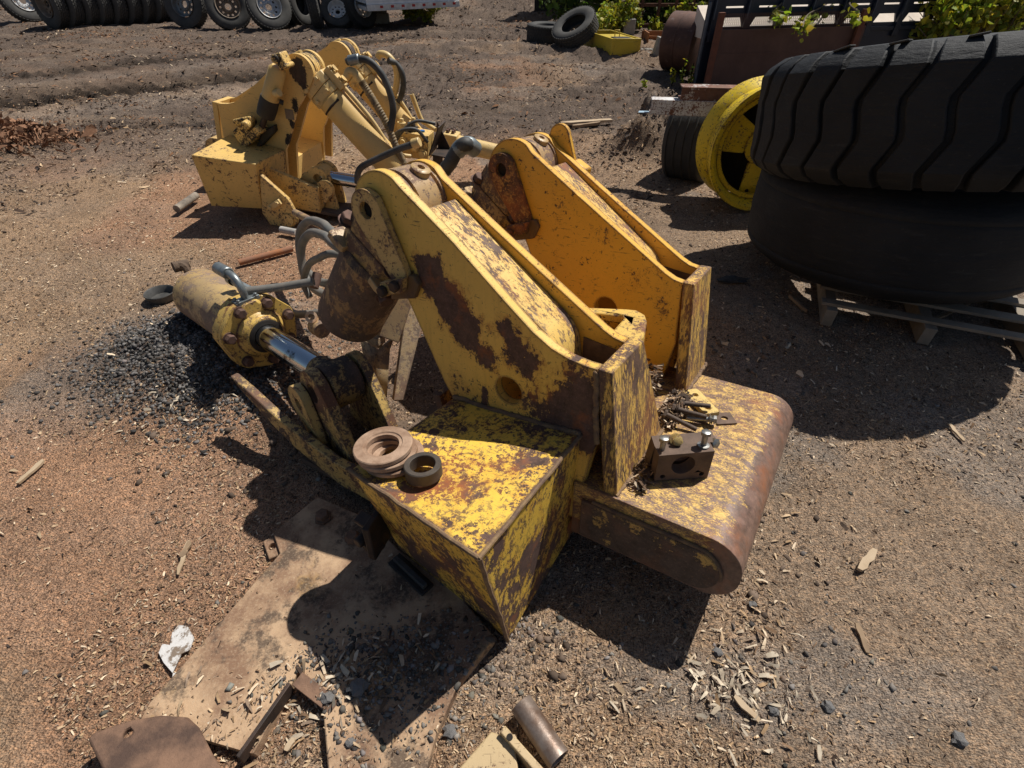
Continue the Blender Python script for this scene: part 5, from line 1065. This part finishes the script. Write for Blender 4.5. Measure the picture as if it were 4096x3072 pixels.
MB().tube([bp(.24, .40, hB - .02), bp(.24, .42, hB + .09), bp(.33, .42, hB + .09), bp(.33, .40, hB - .02)], .011, 8, 0).build('handle', M_ybox, root, 0)
MB().tube([bp(wB, .2, .20), bp(wB + .05, .2, .22), bp(wB + .07, .2, .15), bp(wB + .04, .2, .09), bp(wB, .2, .11)], .014, 8, 4).build('hook', M_ybox, root, 0)
bb = at(2430, 130); shrub('leafy yellow green bush behind the yellow box, climbing the rusty fence', bb, [rel(2400, 110, .25, bb), rel(2440, 80, .35, bb), rel(2475, 40, .55, bb), rel(2480, 100, .25, bb), rel(2500, 10, .7, bb), rel(2420, 60, .4, bb)] and [(*rel(u, v, h, bb), r_) for u, v, h, r_ in ((2400, 100, .25, .22), (2440, 80, .33, .26), (2475, 40, .5, .26), (2478, 95, .25, .22), (2500, 8, .65, .25), (2430, 50, .42, .2), (2380, 75, .3, .15))], 260, .085, M_leaf, 60)
# rusty bar fence with a dark hedge behind
fa, fb = at(2475, 118), at(2860, 118); dF = (fb - fa); LF = dF.length; dF.normalize()
M_fence = plain('fence_rust', (.085, .040, .028), (.16, .065, .035), 6, .85, .1, .4, .003, 60)
root = empty('bar_fence', Matrix.Translation(fa) @ Matrix.Rotation(math.atan2(dF.y, dF.x), 4, 'Z'), 'dark rusty fence of upright bars overgrown with vine', 'fence')
for k in range(10): MB().box((.1 + k * .42, 0, .85), (.07, .05, 1.7)).build('upright', M_fence, root, .004)
for z in (.08, .50, 1.1, 1.66): MB().box((LF / 2, .052, z), (LF, .05, .07)).build('rail', M_fence, root, .004)
hb_ = fa + dF * (LF / 2) + Vector((0, 1.3, 0))
shrub('dark green hedge filling the shade behind the bar fence', hb_, [(x_, .3 * math.sin(x_ * 3), z_, .55) for x_ in (-2.4, -1.5, -.6, .3, 1.2, 2.1, 3.0) for z_ in (.3, 1.0, 1.6)], 330, .14, M_leafd, 66, 'hedge', None, 'hedge')
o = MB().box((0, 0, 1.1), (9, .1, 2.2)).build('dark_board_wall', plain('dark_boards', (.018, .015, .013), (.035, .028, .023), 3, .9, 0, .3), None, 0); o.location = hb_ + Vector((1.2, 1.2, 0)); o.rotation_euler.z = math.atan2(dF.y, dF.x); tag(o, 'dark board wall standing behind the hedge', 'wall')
for i, (u, v, h, lab) in enumerate(((2565, 60, .35, 'vine sprig hanging on the left bars of the rusty fence'), (2680, 50, .35, 'vine sprig hanging in the middle of the rusty fence'), (2740, 20, .5, 'vine sprig at the top of the rusty fence, above the tank'), (2640, 100, .15, 'vine sprig low on the rusty fence'), (2810, 25, .5, 'vine sprig right above the rusty tank'))):
    b = at(u, v, h); b = fa + dF * ((b - fa).dot(dF)) + Vector((0, -.10, max(.1, h))); shrub(lab, (b.x, b.y, 0), [(0, 0, b.z, .14), (.06, 0, b.z - .16, .10)], 60, .10, M_leaf, 70 + i, 'vine', 'vines on the rusty fence', 'vine')
# debris between fence and tank
root = empty('debris_frame', at(2610, 176), 'rust orange open steel frame lying in front of the bar fence', 'steel frame')
MB().box((-.10, .3, .10), (.03, .5, .20)).box((.40, .2, .06), (.9, .03, .10), Matrix.Rotation(-.35, 3, 'Z')).box((.2, .55, .09), (.7, .03, .18)).build('frame', plain('orange_rust', (.36, .15, .05), (.22, .09, .04), 7, .85), root, .003)
p = at(2625, 236); o = MB().box((0, 0, .17), (.10, .22, .34), Matrix.Rotation(.2, 3, 'Y')).build('concrete_block', M_conc, None, .01); o.location = (p.x + .02, p.y + .12, 0); tag(o, 'pale block standing on end left of the rusty tank', 'concrete block')
p = at(2575, 222)
for k in range(9):
    q = at(2565 + (k % 5) * 12 + rnd.uniform(-3, 3), 208 + (k // 5) * 14); crumple('rubble', (q.x, q.y, .03), .055, M_conc, 'grey rubble piece between the yellow box and the rusty tank', 'rubble', 80 + k, .7, 1)['group'] = 'rubble by the yellow box'
p = at(2510, 150); o = MB().box((0, 0, .18), (.26, .2, .36)).build('concrete_block', M_conc, None, .01); o.location = (p.x, p.y, 0); tag(o, 'grey block behind the handle of the yellow box', 'concrete block')
# rusty drum on legs
M_tank = NT('tank_rust'); c = M_tank.mix(M_tank.ramp(M_tank.noise(4, 7, .7), .4, .66), (.085, .044, .034), (.15, .075, .052)); c = M_tank.mix(M_tank.ramp(M_tank.noise(7, 7, .7), .60, .70, 0, .6), c, (.28, .21, .19)); M_tank = M_tank.done(c, .62, .25, M_tank.bump(M_tank.noise(50, 5, .7), .4, .004), .4)
axt = Vector((.80, -.60, 0)); ct = Vector((2.78, 9.98, .47)); ax0 = ct - axt * .22
root = empty('rusty_tank', (ct.x, ct.y, 0), 'dark rusty drum tank lying on thin legs beside the brown sheet panel', 'tank')
o = MB().rev(ax0 - Vector((ct.x, ct.y, 0)), axt, [(-.02, .02), (-.015, .30), (.0, .385), (.02, .41), (.225, .412), (.23, .418), (.245, .418), (.25, .412), (.52, .412), (.525, .40), (.52, .02)], 56, True).build('shell', M_tank, root, 0)
for sx in (-.12, .30):
    for sy_ in (-.22, .22):
        q = axt * sx + Vector((.6, .8, 0)) * sy_; MB().cyl((q.x, q.y, 0), (q.x, q.y, .13), .014, n=8).build('leg', M_dark_steel, root, 0)
# brown sheet panel between two rusty posts, open mesh along the top
M_post = plain('post_rust', (.21, .075, .042), (.12, .05, .032), 8, .85, .1, .4, .003, 60)
M_sheet = plain('brown_sheet', (.085, .040, .032), (.13, .066, .050), 3, .55, .2, .2, .003, 30)
pa, pb_ = at(2818, 362), Vector((5.35, 9.35, 0)); dP = (pb_ - pa); LP = dP.length; dP.normalize()
root = empty('sheet_panel', Matrix.Translation(pa) @ Matrix.Rotation(math.atan2(dP.y, dP.x), 4, 'Z'), 'dark brown sheet panel with mesh top held by two rusty red posts', 'panel')
for x_ in (0, 2.32): MB().box((x_, -.02, .485), (.09, .045, .97)).build('post', M_post, root, .003)
MB().box((LP / 2 + .02, .03, .38), (LP - .05, .012, .76)).box((LP / 2, .022, .45), (LP, .01, .03)).build('sheet', M_sheet, root, 0)
o = MB()
for k in range(int(LP / .033)):
    x_ = .05 + k * .033; o.box((x_, .03, .86), (.006, .004, .21), Matrix.Rotation(.5, 3, 'Y')).box((x_, .036, .86), (.006, .004, .21), Matrix.Rotation(-.5, 3, 'Y'))
o.build('mesh', M_sheet, root, 0)
# navy stake body with openings, pale wall beyond
M_navy = plain('navy_paint', (.014, .020, .038), (.024, .032, .052), 4, .42, 0, .2, .003, 20); M_navyl = plain('navy_edge', (.12, .14, .17), (.05, .06, .08), 8, .5)
na = at(2768, 352); nb_ = Vector((7.40, 10.0, 0)); dN = (nb_ - na); LN_ = dN.length; dN.normalize()
root = empty('stake_body', Matrix.Translation(na) @ Matrix.Rotation(math.atan2(dN.y, dN.x), 4, 'Z'), 'dark navy truck stake body with a row of tapered openings', 'truck body')
ho = []; x_ = .22
pitch = .525
nh = int((LN_ - .3) / pitch)
for k in range(nh):
    a = .20 + k * pitch; ho.append([(a + .0, .775), (a + .40, .775), (a + .35, .885), (a + .06, .885)])
for k in range(nh): a = .24 + k * pitch; ho.append([(a + .04, .995), (a + .33, .995), (a + .33, 1.018), (a + .04, 1.018)])
MB().prism([(0, .02), (LN_, .02), (LN_, 1.55), (0, 1.55)], 0, .03, 'xz', ho).build('side_board', M_navy, root, 0)
for k in range(nh + 1):
    a = .11 + k * pitch; MB().hull([Vector(q) for q in ((a - .05, -.05, .60), (a + .05, -.05, .60), (a + .05, -.002, .60), (a - .05, -.002, .60), (a - .012, -.05, 1.55), (a + .012, -.05, 1.55), (a + .012, -.002, 1.55), (a - .012, -.002, 1.55))]).build('stake', M_navy, root, .004)
    MB().box((a - .02, -.056, 1.2), (.010, .012, .66)).build('stake_edge', M_navyl, root, 0)
MB().box((LN_ - .01, -.04, .8), (.05, .07, 1.5)).build('corner_post', M_navyl, root, .004)
MB().box((.012, -.02, .55), (.03, .035, 1.05)).build('corner_post', M_navyl, root, .004)
MB().box((LN_ / 2, -.018, .70), (LN_, .03, .05)).build('rail', M_navy, root, .003)
MB().hull([Vector(q) for q in ((.15, .06, .60), (LN_ - .1, .06, .60), (LN_ - .1, .60, .60), (.15, .60, .60), (.15, .06, .70), (LN_ - .1, .06, .70), (LN_ - .1, .60, .985), (.15, .60, .985))]).build('sun_catch_board', plain('sun_catch_board', (.80, .70, .60), (.66, .56, .47), 3, .95, 0, .5, .01, 12), root, 0)  # added board, sloped to catch the sun so the openings look bright
o = MB().prism([(0, 0), (6.6, 0), (6.6, .98), (5.0, .98), (4.4, 1.15), (4.2, .95), (0, .97)], 0, .3, 'xz').build('pale_wall', plain('pale_concrete_wall', (.62, .52, .43), (.52, .42, .34), 3, .95, 0, .5, .01, 12), None, 0); o.location = na + Vector((2.2, 3.2, 0)); o.rotation_euler.z = math.atan2(dN.y, dN.x); tag(o, 'pale concrete wall standing behind the navy stake body', 'wall')
# leafy twigs hanging in front and shrubs at the right
def hang(label, pts, seed, n=70, size=.085):
    b = at(*pts[0][:2], pts[0][2]); root = empty('hanging_branch', (b.x, b.y, b.z), label, 'branch', 'leafy twigs over the navy body')
    P = [at(u, v, h) - b for u, v, h in pts]; MB().tube(P, .010, 6, 5).build('twig', M_bark, root, 0)
    r = np.random.RandomState(seed); C = []
    for i in range(n):
        k = r.randint(0, len(P) - 1); t = r.rand(); q = P[k].lerp(P[k + 1], t); C.append([q.x + r.randn() * .06, q.y + r.randn() * .07, q.z - abs(r.randn()) * .075])
    V, F, c = leaves(np.array(C), size, seed); o = raw('foliage', V, F, M_leaf, c); o.parent = root
hang('leafy twig hanging lowest over the navy body, left of the second red post', ((3420, -60, 1.12), (3300, 20, 1.0), (3230, 60, .92), (3210, 108, .84)), 91, 130)
hang('leafy twig across the top of the navy body, right of the second red post', ((3480, -60, 1.15), (3400, 5, 1.05), (3430, 45, .97), (3440, 60, .94)), 92, 60)
hang('leafy twig at the top of the navy body above the mesh', ((3200, -60, 1.2), (3130, 10, 1.05), (3105, 40, .98), (3160, 55, .95)), 93, 70)
bs = at(3850, 112, .75); bs.z = 0
for i, (u, v, h, r_, lab) in enumerate(((3840, 70, .85, .26, 'bright leafy shrub right of the navy body'), (3960, 40, .92, .32, 'tallest bright leafy shrub above the giant tyre'), (4060, 60, .85, .30, 'bright leafy shrub at the right edge above the giant tyre'))):
    p = at(u, v, h); shrub(lab, (p.x, p.y, 0), [(0, 0, h, r_), (.25, .1, h + .1, r_), (-.25, .2, h - .1, r_), (.1, .3, h + .35, r_), (-.2, .3, h + .3, r_)], 170, .12, M_leaf, 100 + i, 'shrub', 'bright shrubs above the giant tyre')
bs2 = Vector((8.6, 12.6, 0)); shrub('dark green thicket behind the bright shrubs at the upper right', bs2, [(x_, y_, z_, .6) for x_ in (-1.2, -.2, .8, 1.8) for y_, z_ in ((0, .4), (.3, 1.1), (.2, 1.9))], 300, .15, M_leafd, 110, 'thicket', None, 'thicket')
for i, (u, v, hh, lab) in enumerate(((2685, 345, .24, 'left tall weed in front of the brown sheet panel'), (2722, 352, .38, 'middle tall weed in front of the brown sheet panel'), (2750, 352, .34, 'right tall weed beside the first red post'), (2580, 352, .12, 'small bright weed in the bark strip before the tank'))):
    b = at(u, v); rr = np.random.RandomState(120 + i); root = empty('weed', b, lab, 'weed', 'weeds by the sheet panel'); C = []; st = MB()
    for s_ in range(3 if hh > .2 else 2):
        e = Vector((rr.randn() * .03, rr.randn() * .03, hh * (1 - .2 * s_))); st.tube([(0, 0, 0), e * .5 + Vector((.01, 0, 0)), e], .006, 5, 3)
        for k in range(26): t = .25 + .75 * rr.rand(); C.append([e.x * t + rr.randn() * .012, e.y * t + rr.randn() * .012, e.z * t])
    V, F, c = leaves(np.array(C), .036, 120 + i); o = raw('foliage', V, F, M_leaf, c); o.parent = root; st.build('stem', M_leafd, root, 0)
# white channels resting on the tyre behind the yellow rim
M_chan = paint('paint_channel', (.78, .77, .75), amount=.22, scale=9, orange=.2, chips=1.2, dust=.25, rust=(.14, .055, .035))
M_chan2 = paint('paint_channel_rusty', (.60, .56, .52), amount=.62, scale=7, orange=.2, chips=1.2, dust=.25, rust=(.14, .055, .035))
def channel(u0, v0, u1, v1, h, hh, wd, mat, label):
    p, q = at(u0, v0, h), at(u1, v1, h); d = q - p; L = d.length; root = empty('steel_channel', Matrix.Translation(p) @ Matrix.Rotation(math.atan2(d.y, d.x), 4, 'Z'), label, 'steel beam', 'white steel channels')
    MB().prism([(0, 0), (wd, 0), (wd, .012), (.012, .012), (.012, hh - .012), (wd, hh - .012), (wd, hh), (0, hh)], 0, L * 1.5, 'yz').build('beam', mat, root, .002)
channel(2598, 458, 2900, 470, .60, .115, .12, M_chan, 'long white channel beam jutting out left of the yellow rim'); channel(2720, 402, 2960, 408, .715, .10, .14, M_chan2, 'shorter rusty white channel lying behind and above the long white one')
p = at(2575, 440, .62); scrap([p + Vector(q) for q in ((-.05, -.02, 0), (.06, -.02, 0), (.05, .03, 0), (-.03, .04, 0))], .60, .006, plain('blue_tape', (.25, .42, .55), (.5, .55, .6), 20, .5), 'blue_tag', 'torn pale blue tag at the left end of the long white channel', 'tag')
# small tyre under the channels and the big yellow rim
truck_tyre((1.76, 5.22, .31), (.80, -.58, .05), 'dark tyre standing behind the yellow rim under the white channels', R=.385, W=.42, mat=M_tyreb, tread=False)
M_yrim = paint('paint_yellow_rim', (.84, .60, .012), amount=.14, scale=8, orange=.4, chips=.9, dust=.12, edge=.6, rough=.45, rust=(.06, .035, .02))
nR = Vector((.05, -1.0, .06)).normalized(); cR = Vector((2.04, 4.40, .475)); RR = .475
MR = axis_m(cR, nR); root = empty('yellow_rim', MR, 'big bright yellow wheel rim standing against the giant tyres', 'wheel rim')
MB().rev((0, 0, 0), (0, 0, 1), [(.13, RR - .03), (.135, RR), (.10, RR + .003), (.075, RR - .035), (-.10, RR - .05), (-.13, RR - .02), (-.22, RR), (-.235, RR - .015), (-.22, RR - .03), (-.13, RR - .06), (.05, RR - .075), (.09, RR - .06)], 72, closed=True).build('rim_band', M_yrim, root, 0)
MB().rev((0, 0, .02), (0, 0, 1), [(0, RR - .078), (.035, RR - .078), (.035, RR - .115), (0, RR - .115)], 64, closed=True).build('inner_flange', M_yrim, root, 0)
o = MB()
for k in range(3):
    a = 2 * math.pi * k / 3 + .70; ra = Vector((math.cos(a), math.sin(a))); ta = Vector((-ra.y, ra.x))
    def q2(r, t): v_ = ra * r + ta * t; return (v_.x, v_.y)
    o.prism([q2(.12, -.10), q2(RR - .08, -.17), q2(RR - .075, 0), q2(RR - .08, .17), q2(.12, .10), q2(.10, 0)], -.045 + .0015 * k, -.03 + .0015 * k, 'xy')
o.prism(circle(0, 0, .14, 36), -.028, -.018, 'xy', [circle(0, 0, .085, 24)]); o.build('spider', M_yrim, root, .002)
for k in range(3):
    a = 2 * math.pi * k / 3 + .70
    for t in (-.09, .0, .09): MB().hexbolt((math.cos(a) * (RR - .13) - math.sin(a) * t, math.sin(a) * (RR - .13) + math.cos(a) * t, -.029), (0, 0, 1), .013, .014).build('bolt', M_dark_steel, root, 0)
MB().rev((0, 0, -.19), (0, 0, 1), [(0, .001), (0, RR - .055)], 40).build('rim_shade_disc', M_hole, root, 0)  # near-black disc added to stand in for the shade inside the rim

# ================================================================== GIANT TYRES ON A PALLET
M_giant = NT('giant_tyre'); c = M_giant.mix(M_giant.ramp(M_giant.noise(2.5, 6, .65), .35, .7), (.009, .0105, .0135), (.020, .022, .026)); c = M_giant.mix(M_giant.ramp(M_giant.noise(5, 6, .7, M_giant.scale((1, 1, 5))), .58, .75, 0, .6), c, (.046, .046, .048))
c = M_giant.mix(M_giant.ramp(M_giant.noise(60, 4, .7), .62, .72, 0, .35), c, (.075, .07, .065)); gb = M_giant.bump(M_giant.noise(9, 6, .7, M_giant.scale((1, 1, 4))), .45, .02); M_giant = M_giant.done(c, .72, 0, M_giant.bump(M_giant.noise(120, 4, .7), .3, .003, gb), .35)
def giant(M, R, W, label, lugs):
    root = empty('giant_tyre', M, label, 'tyre', 'giant loader tyres stacked on the pallet')
    rc = R - (.026 if lugs else 0)
    bd = .50 * R
    pr = [(.05, bd), (.02, bd + .04), (.0, R * .72), (.02, R * .86), (.075, rc * .955), (.11, rc * .985)] + ([(.11 + (W - .22) * k / 8, rc - .0015 * abs(4 - k) ** 1.5) for k in range(1, 8)] if lugs else [(.13, rc * .988), (.14, rc * .981), (.155, rc * .990)] + [(.18 + (W - .36) * k / 9, rc * (1 - .0005 * abs(4.5 - k) ** 2 - .004 * (k in (3, 6)))) for k in range(10)] + [(W - .155, rc * .990), (W - .14, rc * .981), (W - .13, rc * .988)]) + [(W - .11, rc * .985), (W - .075, rc * .955), (W - .02, R * .86), (W, R * .72), (W - .02, bd + .04), (W - .05, bd), (W - .09, bd + .03), (W - .09, R * .80), (W / 2, R * .90), (.09, R * .80), (.09, bd + .03)]
    MB().rev((0, 0, 0), (0, 0, 1), pr, 128, closed=True).build('casing', M_giant, root, 0, smooth=50)
    if lugs:
        n = 34; ns = 15; o = MB(); st = 2 * math.pi / n
        def off(t): return .32 * (abs(((t * 2.0 + .25) % 1) * 2 - 1) - .5) + .5 * t        # zigzag line across the tread
        for k in range(n):
            vs = []; dr = rnd.uniform(-.007, .003)
            for j in range(ns):
                t = j / (ns - 1); z = .012 + (W - .024) * t; sh = min(1, min(t, 1 - t) / .16); r1 = R + dr * sh + rnd.uniform(-.0025, .0025) - .10 * (1 - sh) ** 2; r0 = rc - .14 * (1 - sh) ** 1.6 - .01
                gap = .062 + (.03 if j in (0, ns - 1) else 0)
                for (e, r) in ((gap, r0), (gap + .03, r1), (1 - gap - .03, r1), (1 - gap, r0)):
                    a = st * (k + off(t) + e); vs.append((math.cos(a) * r, math.sin(a) * r, z))
            fs = []
            for j in range(ns - 1):
                for e in range(3): fs.append((j * 4 + e, j * 4 + e + 1, (j + 1) * 4 + e + 1, (j + 1) * 4 + e))
            fs += [(3, 2, 1, 0), tuple((ns - 1) * 4 + e for e in range(4))]
            o.add(vs, fs)
        o.build('tread_lugs', M_giant, root, .006, smooth=30)
        for k in range(7):
            a = R_(205) + k * .29 + rnd.uniform(-.06, .06); p = Vector((math.cos(a) * (R - .10), math.sin(a) * (R - .10), W - .01))
            MB().box(p, (.03 + .04 * rnd.random(), .05 + .05 * rnd.random(), .008), Matrix.Rotation(a, 3, 'Z') @ Matrix.Rotation(rnd.uniform(-.2, .2), 3, 'X')).build('torn_flap', M_tyre, root, .003)
    return root
MT = Matrix.Translation((2.398, 3.043, .735)) @ (Euler((-.217, -.05, 0), 'XYZ').to_matrix().to_4x4())
MT = Matrix.Translation((2.398, 3.043, .735)) @ Matrix(((1, 0, 0), (0, 1, 0), (0, 0, 1))).to_4x4() @ Matrix.Rotation(-.05, 4, 'Y') @ Matrix.Rotation(-.217, 4, 'X')
giant(MT, .955, .62, 'upper giant black tyre with deep zigzag tread lying on the other', True)
ML = Matrix.Translation((2.40, 3.10, .16)) @ Matrix.Rotation(-.03, 4, 'Y') @ Matrix.Rotation(-.09, 4, 'X')
giant(ML, .825, .62, 'lower giant tyre worn smooth, lying on the pallet under the treaded one', False)
# pallet
M_pal = plain('pallet_wood', (.30, .255, .20), (.20, .165, .13), 8, .9, 0, .6, .004, 40)
q0, q1 = at(3270, 1160, .125), at(3320, 1230, .125); q2_ = at(4090, 1372, .125)
px = (q2_ - q1); px.z = 0; px.normalize(); py = Vector((-px.y, px.x, 0))
root = empty('pallet', Matrix.Translation((q1.x + .01, q1.y + .03, 0)) @ Matrix.Rotation(math.atan2(px.y, px.x), 4, 'Z'), 'weathered wooden pallet crushed under the giant tyres', 'pallet')
for k, y_ in enumerate((0, .20, .42, .64, .86)): MB().box((.52, y_ + .035, .123 + .003 * (k % 2)), (1.12, .075 if k else .06, .018)).build('deck_board', M_pal, root, .002)
for x_ in (.02, .52, 1.04): MB().box((x_, .46, .060), (.06, 1.0, .105)).build('stringer', M_pal, root, .003)
stick(3675, 1335, 3850, 1255, .022, .012, 'grey splintered lath leaning out from the pallet', M_stick, .07, 'lath')
stick(3150, 1200, 3220, 1262, .02, .02, 'dark short stub standing by the pallet corner', M_stick, .02)
stick(2780, 640, 2790, 640, .01, .004, 'tiny pale chip', M_pale) if False else None
p = at(2925, 1130); o = crumple('rubber_scrap', (p.x, p.y, .02), .07, M_tyreb, 'flat black rubber scrap in the shade between frame and giant tyres', 'rubber scrap', 4, .25, 2, (1.6, .6))
# bark heap at the left edge
n = 2600; a = rs.rand(n) * 6.28; r_ = np.abs(rs.randn(n)) * .33; hx, hy = -5.65 + np.cos(a) * r_ * 1.4, 6.1 + np.sin(a) * r_ * .8
chips('bark_heap', 'reddish shredded bark heaped at the left edge', hx, hy, (.03 + .17 * rs.rand(n) ** 3), .004 + .009 * rs.rand(n), .015, (np.array([.30, .165, .10]) * (.5 + .9 * rs.rand(n, 1))), M_chip, .25, .05, .5)
for o in list(bpy.data.objects):
    if o.type == 'MESH' and o.parent is None and 'category' not in o and 'kind' not in o: print('UNTAGGED', o.name)
